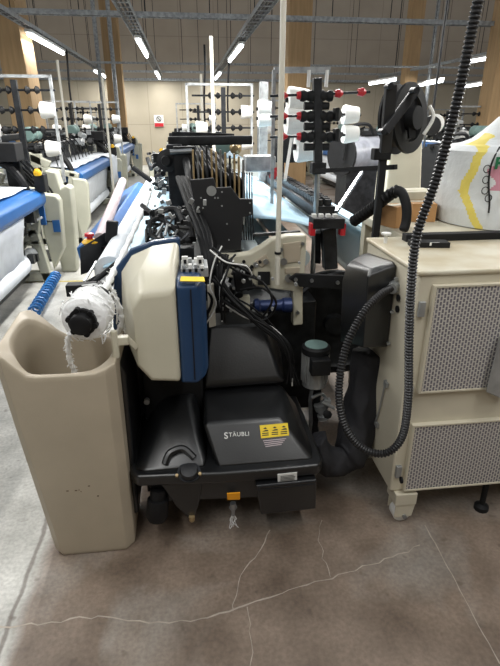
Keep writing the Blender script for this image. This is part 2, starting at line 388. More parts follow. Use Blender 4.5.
for X, rows in ((RL, [(25, 32, 58, 52, 'long tube lamp at upper left under the left tray, nearest one there'), (93, 70, 105, 77, 'small distant tube lamp further along the left tray')]),
                (RM, [(136, 38, 147, 55, 'nearer tube lamp under the middle aisle tray'), (155, 71, 160, 80, 'distant tube lamp under the middle aisle tray')]),
                (RR, [(244, 44, 233, 60, 'nearer tube lamp under the dark centre tray'), (218, 72, 213, 81, 'distant tube lamp under the dark centre tray')])):
    for x0, y0, x1, y1, lb in rows:
        a = at(x0, y0, Z=2.9); b_ = at(x1, y1, Z=2.9)
        lamp(X, a.y, min(b_.y, 19.6), 2.9, lb)
for q, lb in (((471, 61, 500, 56), 'tube lamp at the right picture edge, upper of the right-hand group'), ((466, 86, 495, 82), 'tube lamp at the right, lower of the two by the picture edge'),
              ((419, 85, 442, 81), 'tube lamp right of the black reel, just left of the ribbed hose'), ((370, 84, 395, 79), 'faint far tube lamp directly above the black reel')):
    a = at(q[0], q[1], Y=17); b_ = at(q[2], q[3], Y=15) if q[0] > 400 else at(q[2], q[3], Y=15.2)
    if q[0] == 471: a = at(471, 61, Z=2.9); b_ = at(503, 55.5, Z=2.9)
    a.z = b_.z = (a.z+b_.z)/2
    t = thing('ceiling_lamp', lb, 'lamp', (a+b_)/2, 'fluorescent lamps under the trays')
    MB().bar(a+Vector((0, 0, .05)), b_+Vector((0, 0, .05)), .12, .05).build('lamp_housing', 'white', t)
    MB().cyl(a, b_, .045, n=10).build('fluorescent_tube', 'tube', t)
# ================================================================== BACKGROUND LOOM (local: front towards +X, long side along Y from 0 to 3.6)
def local_thing(name, label, cat):
    t = thing(name, label, cat, (0, 0, 0)); return t
def make_loom():
    t = local_thing('weaving_loom', 'x', 'weaving loom'); t['group'] = 'weaving looms in rows'
    for y in (0, 3.5):
        m = MB(); yc = y+.05
        for p, q, w_ in (((-.08, 0), (-.16, .55), .1), ((-.16, .5), (-.06, .93), .12), ((-.52, 0), (-.5, 1.16), .14), ((-1.2, 0), (-1.15, .95), .12), ((-.04, .9), (-.5, .98), .07), ((-.5, .97), (-1.2, .93), .08),
                         ((-.02, .06), (-1.25, .06), .1), ((-.1, .42), (-.5, .40), .05), ((-.14, .55), (-.42, .2), .06), ((-.35, 1.02), (-.6, 1.14), .1)):
            m.bar((p[0], yc, p[1]), (q[0], yc, q[1]), w_, .1, up=(0, 1, 0))
        f = m.build('side_frame', 'cream_grey', t, bevel=.012)
        yy = -.06 if y == 0 else 3.6
        MB().prism([(-.03, yy, .1), (.1, yy, .32), (.13, yy, .8), (.1, yy, .86), (-.06, yy, .88), (-.08, yy, .5)], (0, .14 if y else -.1, 0)).build('end_cover', 'cream_grey', t, bevel=.02)
    MB().prism([(-.02, 3.85, 0), (.14, 3.85, 0), (.18, 3.85, .4), (.2, 3.85, .9), (.15, 3.85, .93), (.1, 3.85, .9), (.07, 3.85, 1.06), (-.04, 3.85, 1.08)], (0, .2, 0)).build('end_tower', 'cream_grey', t, bevel=.02)
    MB().bx(.03, .1, 3.592, 3.6, .5, .62).build('maker_plate', 'blue', t)
    m = MB(); m.prism([(-.2, .1, .80), (0, .1, .78), (.03, .1, .82), (.03, .1, .9), (-.02, .1, .935), (-.2, .1, .95)], (0, 3.4, 0)); m.build('breast_beam', 'blue', t, bevel=.012)
    rows = []
    for j in range(25):
        y = .25+j*3.1/24; rows.append([(x, y, z+.006*math.sin(j*1.3+k)) for k, (x, z) in enumerate([(-.5, 1.0), (-.35, .98), (-.2, .968), (-.09, .965)])])
    MB().grid(rows).build('cloth_web', 'cloth', t, solid=.006)
    rows = []
    for j in range(25):
        y = .25+j*2.75/24; rows.append([(x+.006*math.sin(j*1.7+k), y, z) for k, (x, z) in enumerate([(-.05, .79), (-.07, .65), (-.1, .5), (-.12, .36)])])
    MB().grid(rows).build('hanging_cloth', 'cloth', t, solid=.006)
    MB().lathe((-.2, .2, .3), (0, 1, 0), [(0, .03), (.0, .11), (2.9, .11), (2.9, .03)]).build('cloth_roll', 'cloth', t)
    MB().lathe((-.2, .1, .3), (0, 1, 0), [(0, .07), (.1, .07), (3.2, .07), (3.4, .07)]).build('roll_shaft', 'zinc', t)
    # heald box: rows of thin dark plates
    m = MB()
    for k in range(8): x = -.52-k*.045; m.bx(x-.012, x+.012, .3, 3.3, .78, 1.2+.02*(k % 3))
    m.build('heald_frames', 'grease', t)
    MB().bx(-.5, -.42, 0, 3.6, 1.2, 1.26).build('front_rail', 'dark', t, bevel=.008)
    m = MB(); m.bx(-.95, -.85, .0, 3.6, 1.3, 1.38)
    for y in (.1, 3.5): m.bx(-.94, -.86, y-.04, y+.04, .9, 1.32)
    m.build('top_beam', 'dark', t, bevel=.008)
    # mechanical clutter on the beam and at both ends
    r = random.Random(3)
    for k in range(40):
        m = MB(); y = r.uniform(.15, 3.45); x = r.uniform(-.95, -.3); z = 1.0+r.uniform(.05, .38); d = r.uniform(.03, .09)
        if k % 2: m.box((x, y, z), (d, d*1.4, d*1.2))
        else: m.cyl((x, y-d, z), (x+r.uniform(-.1, .1), y+d, z+r.uniform(-.05, .06)), d*.5, n=8)
        m.build(('gear_block', 'drive_rod')[1-k % 2], ('grease', 'grease', 'alu', 'zinc')[k % 4], t)
    for k in range(10): y = .3+k*.3; MB().tube(smooth_path([(-.3, y, .95), (-.38, y+.05, 1.22), (-.6, y+.1, 1.32), (-.9, y+.15, 1.2)], 4), .009, 5).build('air_hose', 'matte', t)
    for y0 in (.25, 2.95):
        MB().lathe((-.62, y0, 1.38), (0, 1, 0), [(0, .03), (.0, .07), (.02, .09), (.2, .09), (.21, .075), (.24, .075), (.25, .09), (.4, .09), (.42, .06), (.43, .02)]).build('motor_cover', 'sgreen', t)
    MB().lathe((-1.25, .15, .62), (0, 1, 0), [(0, .05), (0, .36), (.03, .36), (.03, .3), (3.25, .3), (3.25, .36), (3.28, .36), (3.28, .05)], n=28).build('warp_beam', 'warpw', t)
    rows = [[(-1.0, .3+j*.5, .98), (-1.25, .3+j*.5, .97), (-1.42, .3+j*.5, .9)] for j in range(7)]
    MB().grid(rows).build('warp_sheet', 'warp', t, solid=.01)
    # curved black feeder arms at each end
    for y in (.15, 3.4):
        MB().tube(smooth_path([(-.75, y, 1.22), (-.5, y, 1.25), (-.25, y, 1.16), (-.12, y, .98), (-.1, y, .8)], 5), .035, 8).build('swing_arm', 'matte', t)
    MB().bar((-.02, 3.47, .96), (-.02, 3.47, .6), .05, .03).build('blue_strap', 'blue', t)
    for k in range(14):
        y = 3.1+r.random()*.4; x = -.02-r.random()*.25; z = .2+r.random()*.55; d = r.uniform(.03, .08)
        m = MB(); m.box((x, y, z), (d, d, d*1.5)) if k % 2 else m.cyl((x, y-.05, z), (x+r.uniform(-.1, .1), y+.06, z+r.uniform(-.1, .1)), d*.4, n=8)
        m.build('take_up_gear', 'grease' if k % 4 else 'alu', t)
    MB().bx(-.5, -.12, 3.3, 3.55, 1.2, 1.36).build('drive_box', 'matte', t, bevel=.01)
    MB().bx(-.3, -.16, 3.5, 3.64, .95, 1.2).build('arm_mount', 'grease', t, bevel=.01)
    for k in range(7): MB().tube(smooth_path([(-.4+.05*k, 3.5, 1.2), (-.2+.04*k, 3.62+.03*k, 1.0-.03*k), (-.1+.02*k, 3.6, .6)], 5), .012, 6).build('end_cable', 'matte', t)
    cpn = MB().box((.02, 3.45, 1.0), (.1, .14, .16)).build('control_box', 'matte', t, bevel=.01)
    MB().lathe((.02, 3.38, 1.08), (0, -.3, 1), [(0, .035), (.03, .035), (.05, .02)], 12).build('stop_button', 'yellow', t)
    m = MB(); m.bx(-1.1, -.25, .1, 3.5, .08, .3); m.bx(-1.0, -.45, .12, 3.48, .3, .74); m.build('gear_base', 'grease', t)
    return t
loomA = make_loom()
loomA.location = (-1.39, 1.7, 0); loomA['label'] = 'blue and cream loom at the left picture edge, nearest of the left row'
dup(loomA, (-1.36, 6.9, 0), 'second blue-beamed loom of the left row, white cloth hanging from its beam')
rows = []
for j in range(14):
    y = 9.6+j*.07; rows.append([(x+.012*math.sin(j*1.9+k*.7), y, z+.008*math.sin(j*1.2+k)) for k, (x, z) in enumerate(((-1.8, .985), (-1.6, .975), (-1.42, .965), (-1.325, .93), (-1.315, .8), (-1.33, .62), (-1.32, .45)))])
tag(MB().grid(rows).build('draped_cloth', 'cloth', solid=.006), 'crumpled white cloth draped over the beam end of the second left loom', 'cloth')
dup(loomA, (-1.45, 12.2, 0), 'third and farthest loom of the left row, small behind the other two')
dup(loomA, (-5.3, 3.2, 0), 'loom at the left edge behind the nearest left loom')
dup(loomA, (-5.3, 8.8, 0), 'loom standing in front of the thick timber column')
dup(loomA, (-5.3, 14.4, 0), 'distant loom at the left, near the back wall')
flip = math.pi
dup(loomA, (-.35, 12.05, 0), 'loom directly behind the foreground loom, in the same row', rz=flip)
dup(loomA, (-.35, 17.0, 0), 'small distant loom at the end of the foreground row', rz=flip)
dup(loomA, (3.3, 13.4, 0), 'loom with cream frame in the row right of the black reel, farther back', rz=flip)
dup(loomA, (4.0, 8.4, 0), 'loom in the right row behind the grey aisle, nearest of that row', rz=flip)
dup(loomA, (3.3, 19.0, 0), 'distant loom in the right row close to the back wall', rz=flip)
dup(loomA, (7.0, 10.4, 0), 'loom at far right, half hidden by the white sack', rz=flip)
dup(loomA, (7.0, 15.8, 0), 'distant loom at far right, behind the ribbed hose', rz=flip)
# ------------------------------------------------------------------ yarn creel stands and cones
def make_creel():
    t = local_thing('yarn_creel', 'x', 'yarn stand'); t['group'] = 'yarn stands behind the looms'
    m = MB(); m.bx(-.03, .03, -.03, .03, 0, 1.95); m.bx(-.25, .25, -.25, .25, 0, .03); m.build('post', 'dark', t)
    m = MB(); m.bx(.37, .4, -.02, .02, .9, 2.0); m.bx(-.5, -.47, -.02, .02, .9, 2.0); m.bx(-.5, .4, -.02, .02, 1.97, 2.0); m.bx(-.5, .4, -.02, .02, .88, .91); m.build('outer_frame', 'zinc', t)
    for z in (1.25, 1.45, 1.65, 1.85):
        MB().cyl((-.42, 0, z), (.42, 0, z), .012, n=6).build('spindle_arm', 'dark', t)
        for x in (-.2, .1): MB().lathe((x, 0, z), (1, 0, 0), [(0, .02), (.02, .045), (.05, .03), (.06, .015), (.1, .015), (.12, .045), (.15, .03), (.16, .015)], 10).build('tensioner', 'matte', t)
    return t
creel = make_creel()
def make_cone():
    t = local_thing('yarn_cone', 'x', 'yarn cone'); t['group'] = 'white yarn cones on the stands'
    MB().lathe((0, 0, 0), (1, 0, 0), [(0, .02), (0, .085), (.02, .09), (.15, .07), (.16, .02)], 16).build('yarn', 'cone', t)
    MB().lathe((-.02, 0, 0), (1, 0, 0), [(0, .018), (.2, .014)], 8).build('tube_core', 'matte', t)
    return t
cone = make_cone()
spots = [(-2.55, 5.9, 0, 'yarn stand between the first and second left looms'), (-2.5, 6.5, 0, 'yarn stand at the left, just behind the nearest left loom'), (-2.2, 11.2, 0, 'yarn stand left of the middle aisle, by the second left loom'),
         (-1.7, 11.6, 0, 'yarn stand right behind the second left loom'), (-3.4, 7.6, 0, 'yarn stand in front of the thick timber column'), (at(20, 120, Y=6.3).x, 6.3, 0, 'yarn stand at the far left, just beyond the end tower of the nearest left loom'), (at(84, 120, Y=16.9).x, 16.9, 0, 'small yarn stand by the back wall, beyond the third left loom'),
         (.55, 7.4, 0, 'yarn stand behind the heald frames of the foreground loom'), (.35, 12.4, 0, 'small yarn stand at centre, below the dark tray'), (1.9, 10.2, 0, 'yarn stand beside the silver upright at centre'),
         (5.4, 9.3, 0, 'yarn stand beyond the black reel on the right'), (5.3, 12.5, 0, 'yarn stand to the right of the hanging ribbed hose'), (6.2, 12.2, 0, 'yarn stand just above the white sack'), (3.9, 14.2, 0, 'far yarn stand at right, by the back wall')]
for i, (x, y, rz, lb) in enumerate(spots):
    o = creel if i == 0 else dup(creel, (x, y, 0))
    o.location = (x, y, 0); o['label'] = lb; sc = 1 if y < 9 else .95; o.scale = (1, 1, sc*(.94 if x > 3 else 1))
    zs = o.scale[2]
    for k, (dx, z) in enumerate(((.22, 1.25), (-.4, 1.45), (.22, 1.65))):
        c = cone if (i == 0 and k == 0) else dup(cone, (0, 0, 0))
        c.location = (x+dx+.02, y, z*zs); c['label'] = 'white yarn cone on a far stand behind the looms'; c['group'] = 'white yarn cones on the far stands'
# ================================================================== FOREGROUND LOOM
FL = thing('weaving_loom', 'big foreground loom with cream and navy drive cover and tangled cables', 'weaving loom', (.1, 3.6, 0), 'weaving looms in rows')
# --- cream drive cover
def yz_ext(x0, x1, prof): return [(x0, y, z) for y, z in prof], (x1-x0, 0, 0)
m = MB()
m.hull([(-.20, 1.62, .74), (-.155, 1.60, .69), (-.052, 1.60, .68), (-.20, 1.61, .98), (-.165, 1.60, 1.025), (-.052, 1.60, 1.035),
        (-.215, 1.72, .74), (-.225, 1.72, 1.0), (-.175, 1.72, 1.065), (-.052, 1.72, 1.09), at(121, 270, Y=1.92), at(131, 254, Y=1.92), at(153, 244, Y=1.92), at(179, 240, Y=1.92), at(122, 330, Y=1.92), (-.2, 1.92, .72), (-.052, 1.92, .69)])
m.build('drive_cover', 'cream', FL, bevel=.022, seg=3, label='cream rounded cover')
m = MB()
m.prism([at(x, y, Y=1.925) for x, y in ((180, 238), (154, 241), (130, 250), (116, 268), (112, 300), (113, 328), (123, 348), (150, 352), (180, 352))], (0, .035, 0))
m.build('backing_plate', 'navy', FL, bevel=.008, label='dark blue plate edge behind the cream cover')
m = MB()
m.hull([(-.05, 1.605, .675), (-.05, 1.605, 1.04), (.01, 1.605, .67), (.01, 1.605, 1.04), (.036, 1.625, .685), (.036, 1.625, 1.03), (.05, 1.67, .70), (.05, 1.67, 1.02),
        (-.05, 1.65, 1.06), (.03, 1.67, 1.055), (-.05, 1.9, 1.04), (.04, 1.9, 1.03), (-.05, 1.9, .7), (.05, 1.9, .7)])
nv = m.build('side_cover', 'navy', FL, bevel=.012, label='navy blue cover beside the cream one')
MB().bx(-.004, .0, 1.602, 1.606, .69, 1.03).build('cover_seam', 'matte', nv)
MB().prism([at(180, 281.5, Y=1.606), at(205, 282, Y=1.606), at(204, 277.5, Y=1.635), at(181, 277, Y=1.635)], (0, -.002, .003)).build('warning_strip', 'label', nv, label='yellow warning strip')
# bracket hinge at the left of the cover
m = MB(); m.box((-.245, 1.60, .86), (.05, .03, .03)); m.cyl((-.265, 1.59, .80), (-.265, 1.59, .90), .012, n=10); m.bar((-.23, 1.6, .87), (-.2, 1.62, .82), .02, .02); m.build('hinge', 'cream', FL, bevel=.004)
# valve block on top of the navy cover
r = random.Random(5)
m = MB(); a = at(181, 275, Y=1.75); b_ = at(207, 262, Y=1.85); m.bx(a.x, b_.x, 1.74, 1.86, 1.03, 1.065); m.build('valve_block', 'alu', FL, bevel=.003)
for i in range(4):
    for jj in range(2):
        c = at(184+i*6, 268-jj*6, Y=1.75+jj*.06); MB().box(c, (.014, .02, .022+.01*r.random())).build('valve', 'white' if (i+jj) % 2 else 'alu', FL, bevel=.002)
for px in (185, 200):
    c = at(px, 261, Y=1.76); MB().box(c, (.022, .015, .035)).build('connector_plug', 'white', FL, bevel=.002); MB().box(c+Vector((0, -.009, 0)), (.01, .004, .014)).build('plug_pin', 'matte', FL)
for k in range(9):
    c = at(r.uniform(150, 182), r.uniform(232, 246), Y=2.05+.02*k); MB().cyl(c, c+Vector((r.uniform(-.02, .04), .03, r.uniform(.02, .06))), .006, n=8).build('lever', 'steel' if k % 2 else 'dark', FL)
MB().bx(-.2, .02, 2.06, 2.12, .95, 1.06).build('lever_bank', 'grease', FL)
# --- cream side frame, outline taken at Y = 2.25
def prism_px(pts, Y, dy, name, m_, parent, bevel=.008, label=None):
    q = MB(); q.prism([at(x, y, Y=Y) for x, y in pts], (0, dy, 0)); return q.build(name, m_, parent, bevel=bevel, label=label)
sf = prism_px([(200, 262), (206, 256), (235, 256), (250, 254), (262, 247), (272, 240), (288, 236), (307, 235), (305, 276), (303, 292), (303, 325), (293, 326), (293, 292), (256, 287), (250, 280), (205, 276)], 2.25, .07, 'side_frame', 'cream', FL)
prism_px([(283, 244), (302, 241), (300, 262), (284, 264)], 2.244, .01, 'frame_rib', 'bin', sf, .004)
prism_px([(254, 262), (266, 254), (270, 262), (262, 268)], 2.244, .01, 'frame_rib', 'bin', sf, .004)
prism_px([(285, 268), (300, 267), (299, 274), (285, 274)], 2.244, .01, 'frame_rib', 'bin', sf, .004)
prism_px([(258, 272), (270, 272), (270, 285), (258, 285)], 2.236, .008, 'rating_plate', 'matte', sf, 0, 'black square plate')
for x, y, rr in ((284, 262, .016), (266, 262, .013), (289, 279, .018), (281, 250, .010), (303, 244, .008), (256, 265, .012), (298, 313, .008)):
    c = at(x, y, Y=2.235); MB().cyl(c, c+Vector((0, .02, 0)), rr, n=14).build('bolt', 'steel', sf)
w = MB()
for k in range(7):
    c = at(212+k*8, 262+(k % 2)*5, Y=2.24); w.cyl(c, c+Vector((0, .012, 0)), .008, n=8)
w.build('hole_caps', 'matte', sf)
# inner beam behind side frame, running along the loom
MB().bx(.15, .55, 2.35, 2.45, .86, .94).build('cross_member', 'cream', FL, bevel=.01)
m = MB(); m.bx(-.25, .62, 2.3, 5.6, .1, .72); m.build('gear_base', 'grease', FL, bevel=.01)
MB().bx(-.3, -.05, 1.95, 2.3, .25, 1.0).build('drive_gearbox', 'grease', FL, bevel=.01)
# dark blue air cylinder & fittings
a = at(254, 306, Y=2.2); b_ = at(291, 305, Y=2.2)
MB().lathe(a, (b_-a), [(0, .01), (0, .033), (.02, .036), (.03, .028), (.13, .028), (.14, .036), ((b_-a).length, .036), ((b_-a).length, .01)], 16).build('air_cylinder', 'dblue', FL)
prism_px([(234, 297), (250, 296), (250, 312), (234, 313)], 2.16, .03, 'mounting_bracket', 'cream', FL, .004)
prism_px([(233, 272), (250, 270), (254, 290), (236, 292)], 2.12, .06, 'solenoid_box', 'matte', FL, .006)
prism_px([(289, 279), (296, 274), (346, 276), (352, 284), (344, 290), (300, 287)], 2.2, .02, 'link_arm', 'matte', FL, .003, 'black steel link arm with bolts')
m = MB()
for x, y in ((296, 280), (312, 281), (338, 283)): c = at(x, y, Y=2.19); m.cyl(c, c+Vector((0, .02, 0)), .009, n=10)
m.build('link_bolts', 'steel', FL)
# big dark drum below the arm
c = at(334, 322, Y=2.5)
m = MB(); m.lathe(c, (-.25, -1, .0), [(0, .1), (0, .3), (.03, .3), (.035, .26), (.02, .24), (.02, .06), (.06, .05), (.06, .01)], 40); m.build('beam_flange', 'grease', FL, label='large dark round flange')
m = MB(); r = random.Random(9)
m.tube([c+Vector((.29*math.cos(t), -.03+.07*math.cos(t), .29*math.sin(t))) for t in [k*math.pi/16 for k in range(33)]], .01, 6)
m.build('flange_rim', 'dark', FL)
# lower mechanics between covers and drum
r = random.Random(21)
for k in range(40):
    m = MB(); px = r.uniform(206, 250); py = r.uniform(264, 330); Y = r.uniform(2.05, 2.35); c = at(px, py, Y=Y); d = r.uniform(.015, .04)
    if k % 3: m.box(c, (d, d, d*1.3), Matrix.Rotation(r.uniform(0, 1), 3, 'Y'))
    else: m.cyl(c, c+Vector((r.uniform(-.04, .04), .03, r.uniform(-.04, .04))), d*.5, n=10)
    m.build('machine_block' if k % 3 else 'round_fitting', 'grease' if k % 5 else 'alu', FL)
for k in range(24):
    c = at(r.uniform(208, 300), r.uniform(262, 330), Y=r.uniform(2.0, 2.12)); MB().cyl(c, c+Vector((0, -.012, 0)), r.uniform(.004, .009), n=8).build('small_bolt', 'alu', FL)
prism_px([(207, 285), (214, 284), (216, 326), (209, 328)], 1.98, .02, 'chain_plate', 'pole', FL, .003)
# cables
def pxp(*pts): return [at(x, y, Y=Y) for x, y, Y in pts]
cabs = [((222, 246, 2.0), (214, 262, 1.98), (210, 285, 1.96), (216, 305, 1.95), (205, 325, 1.96)),
        ((226, 254, 1.97), (222, 280, 1.93), (238, 305, 1.92), (262, 325, 1.93), (286, 348, 1.9), (292, 378, 1.88)),
        ((216, 265, 2.0), (228, 290, 1.95), (250, 312, 1.93), (276, 336, 1.92), (290, 362, 1.9)),
        ((218, 258, 1.96), (238, 272, 1.94), (262, 282, 1.95), (272, 300, 1.93), (262, 318, 1.95)),
        ((232, 258, 1.96), (226, 275, 1.9), (221, 292, 1.9), (222, 320, 1.92)),
        ((210, 250, 1.95), (226, 262, 1.9), (246, 266, 1.92), (252, 275, 1.95)),
        ((214, 276, 1.94), (232, 300, 1.9), (256, 322, 1.9), (282, 344, 1.88), (296, 385, 1.86)),
        ((240, 290, 2.0), (262, 288, 1.98), (276, 302, 1.97), (268, 318, 1.98), (250, 322, 1.98)),
        ((222, 300, 1.92), (246, 316, 1.9), (272, 330, 1.9), (288, 352, 1.87), (291, 382, 1.86))]
r = random.Random(77)
for q in range(3):
    for k, cpath in enumerate(cabs):
        if q and k in (3, 7): continue
        pp = [(x+r.uniform(-5, 5)*(q > 0), y+r.uniform(-4, 4)*(q > 0), Y+.03*q) for x, y, Y in cpath]
        w_ = (k+q) % 5 == 0
        MB().tube(smooth_path(pxp(*pp), 6), .0032 if w_ else (.005, .0065, .0045)[q], 7).build('cable', 'white' if w_ else 'rubber', FL)
# thick hose bundle rising behind the black plate
for k in range(3):
    MB().tube(smooth_path(pxp((178+k*4, 178, 2.6), (188+k*4, 205, 2.35), (200+k*4, 235, 2.15), (206+k*3, 262, 2.05), (212+k*3, 300, 2.0)), 6), .014, 9).build('thick_hose', 'rubber', FL)
# --- black harness plate
prism_px([(190, 180), (214, 178), (216, 188), (231, 187), (240, 199), (253, 199), (253, 215), (243, 217), (241, 250), (208, 251), (207, 225), (196, 214)], 2.3, .02, 'harness_plate', 'charcoal', FL, .003, 'tall black plate with a round hole')
c = at(211.5, 191, Y=2.297); MB().cyl(c, c+Vector((0, .01, 0)), .022, n=20).build('plate_hole', 'alu', FL)
m = MB()
for x, y in ((201, 198), (203, 208), (215, 198), (218, 198), (227, 224), (229, 240), (222, 192), (250, 203), (250, 213), (222, 206)):
    c = at(x, y, Y=2.296); m.cyl(c, c+Vector((0, .008, 0)), .004, n=8)
m.build('plate_bolts', 'alu', FL)
# --- heald frames: each a plate along the loom with its brass end
for k in range(12):
    x = .04+k*.0225; z1 = 1.435-.006*abs(k-3)-.008*(k % 3)
    hf = MB().bx(x-.003, x+.003, 2.62, 5.3, 1.0, z1-.1).build('heald_frame', 'dark', FL)
    MB().bx(x-.0045, x+.0045, 2.59, 2.62, 1.05, z1).build('end_grip', ('brass', 'steel', 'brass', 'dark', 'brass')[k % 5], hf, bevel=.002, label='brass coloured frame end')
m = MB()
for k in range(9): p = at(232+k*2.5, 178, Y=2.9); m = MB().tube(smooth_path([p+Vector((0, 0, .03)), p+Vector((0, 0, -.1)), p+Vector((.01, 0, -.35))], 3), .004, 5); m.build('guide_wire', 'dark', FL)
# dark top beams across the loom end
a = at(172, 134, Y=3.6); b_ = at(234, 136, Y=3.6); MB().bar(a, b_, .04, .03).build('upper_rail', 'dark', FL)
m = MB(); a = at(168, 141, Y=3.2); b_ = at(252, 140, Y=3.2); m.bar(a, b_, .05, .05)
a = at(170, 145, Y=3.2); m.bx(a.x-.02, a.x+.07, 3.1, 3.3, .95, 1.42); m.build('top_beam', 'dark', FL, bevel=.008)
a = at(170, 160, Y=3.1); MB().lathe(a, (-.3, -1, 0), [(0, .02), (0, .06), (.05, .062), (.06, .035), (.08, .025)], 20).build('belt_pulley', 'matte', FL)
a = at(170, 152, Y=3.0); b_ = at(192, 151, Y=3.0); MB().cyl(a, b_, .014, n=10).build('silver_link', 'steel', FL)
m = MB(); m.bx(.0, .06, 3.0, 3.1, 1.02, 1.3); a = at(185, 165, Y=3.05); m.box(a, (.12, .08, .2)); m.build('tower_block', 'matte', FL)
c = at(236, 148, Y=3.5); MB().lathe(c, (-.2, -1, 0), [(0, .02), (0, .035), (.03, .04), (.04, .03), (.06, .02)], 20).build('brass_gear', 'brass', FL)
c = at(224, 146, Y=3.6); MB().lathe(c, (-.2, -1, 0), [(0, .02), (0, .05), (.05, .05), (.06, .02)], 16).build('round_motor', 'sgreen', FL)
a = at(246, 172, Y=4.0); b_ = at(276, 156, Y=4.0); MB().bx(a.x, b_.x, 4.0, 4.2, a.z, b_.z).build('grey_cabinet', 'zinc', FL, bevel=.01)
c = at(272, 176, Y=3.7)
for k in range(3): MB().lathe(c+Vector((.03*k, .1*k, .01*k)), (0, -1, 0), [(0, .01), (0, .02), (.03, .025), (.04, .01)], 12).build('red_knob', 'red', FL)
# --- cloth side (facing the left aisle)
rows = []
for j in range(30):
    y = 2.2+j*3.4/29; rows.append([(x, y, z) for x, z in ((-.08, .99), (-.2, .985), (-.3, .975), (-.38, .95))])
MB().grid(rows).build('cloth_web', 'warp', FL, solid=.006)
MB().lathe((-.36, 2.25, .92), (0, 1, 0), [(0, .02), (0, .07), (3.4, .07), (3.4, .02)], 24).build('breast_roller', 'cloth', FL, label='white cloth covered roller')
MB().prism([(-.64, 3.0, .72), (-.5, 3.0, .72), (-.44, 3.0, .92), (-.5, 3.0, .95), (-.66, 3.0, .86)], (0, 2.6, 0)).build('breast_beam', 'blue', FL, bevel=.012)
a = at(112, 228, Y=2.6); b_ = at(118, 190, Y=4.6)
MB().cyl((-.5, 2.9, .93), (-.58, 4.9, 1.03), .035, n=14).build('handrail', 'pinkroll', FL, label='pinkish grey sleeved rail')
# reed carriage clutter ahead of the cover
r = random.Random(31)
for k in range(54):
    m = MB(); c = at(r.uniform(146, 186), r.uniform(208, 250), Y=r.uniform(2.05, 2.5)); d = r.uniform(.01, .03)
    if k % 2: m.cyl(c, c+Vector((r.uniform(-.06, .06), r.uniform(0, .08), r.uniform(-.03, .05))), d*.4, n=8)
    else: m.box(c, (d, d, d))
    m.build('carriage_block' if k % 2 == 0 else 'carriage_pin', 'grease', FL)
for k in range(40):
    c = at(r.uniform(146, 205), r.uniform(200, 250), Y=r.uniform(2.05, 2.5)); MB().box(c, (r.uniform(.006, .022), .02, r.uniform(.006, .022)), Matrix.Rotation(r.uniform(-.6, .6), 3, 'Y')).build('carriage_clip', 'alu' if k % 3 else 'steel', FL)
for k in range(50):
    m = MB(); c = at(r.uniform(150, 180), r.uniform(150, 192), Y=r.uniform(3.3, 5.3)); d = r.uniform(.02, .06)
    if k % 2: m.cyl(c, c+Vector((r.uniform(-.12, .12), r.uniform(0, .1), r.uniform(-.1, .1))), d*.35, n=8)
    else: m.box(c, (d, d, d))
    m.build('gripper_block' if k % 2 == 0 else 'gripper_rod', 'grease', FL)
for k in range(36):
    c = at(r.uniform(150, 182), r.uniform(152, 195), Y=r.uniform(3.2, 4.6)); MB().box(c, (r.uniform(.01, .03), .03, r.uniform(.01, .04)), Matrix.Rotation(r.uniform(-.6, .6), 3, 'Y')).build('gripper_clip', 'alu', FL)
m = MB(); m.tube(smooth_path([(.0, 2.1, 1.08), (-.12, 2.2, 1.16), (-.18, 2.3, 1.1)], 6), .012, 8); m.tube(smooth_path(pxp((150, 225, 2.4), (160, 212, 2.4), (176, 210, 2.4), (184, 222, 2.3)), 6), .016, 8); m.build('curved_duct', 'matte', FL)
MB().tube(smooth_path(pxp((186, 160, 3.0), (190, 185, 2.7), (188, 215, 2.4), (192, 240, 2.2)), 6), .02, 9).build('black_conduit', 'matte', FL)
# --- control panel and stop button
cpn = thing('control_panel', 'black control panel on an arm over the left aisle', 'control panel', at(95, 240, Y=2.6))
m = MB(); p = [at(79, 248, Y=2.62), at(104, 232, Y=2.75), at(104, 252, Y=2.72), at(80, 276, Y=2.6)]
m.prism(p, (.05, .05, 0)); m.build('screen_housing', 'charcoal', cpn, bevel=.008)
m = MB(); p = [at(106, 221, Y=2.7), at(118, 222, Y=2.7), at(116, 244, Y=2.7), at(105, 243, Y=2.7)]
m.prism(p, (.0, .04, 0)); m.build('junction_box', 'matte', cpn, bevel=.008)
c = at(90, 240, Y=2.72)
MB().lathe(c-Vector((0, 0, .03)), (0, 0, 1), [(0, .03), (.02, .045), (.035, .03)], 16).build('button_collar', 'yellow', cpn)
MB().lathe(c, (0, 0, 1), [(0, .016), (.02, .016), (.022, .026), (.035, .024), (.04, .01)], 16).build('stop_button', 'red', cpn)
m = MB(); m.tube(smooth_path(pxp((108, 248, 2.7), (118, 262, 2.6), (116, 280, 2.45)), 4), .016, 8); m.tube(pxp((104, 250, 2.7), (122, 240, 2.8)), .02, 8); m.build('support_arm', 'matte', cpn)
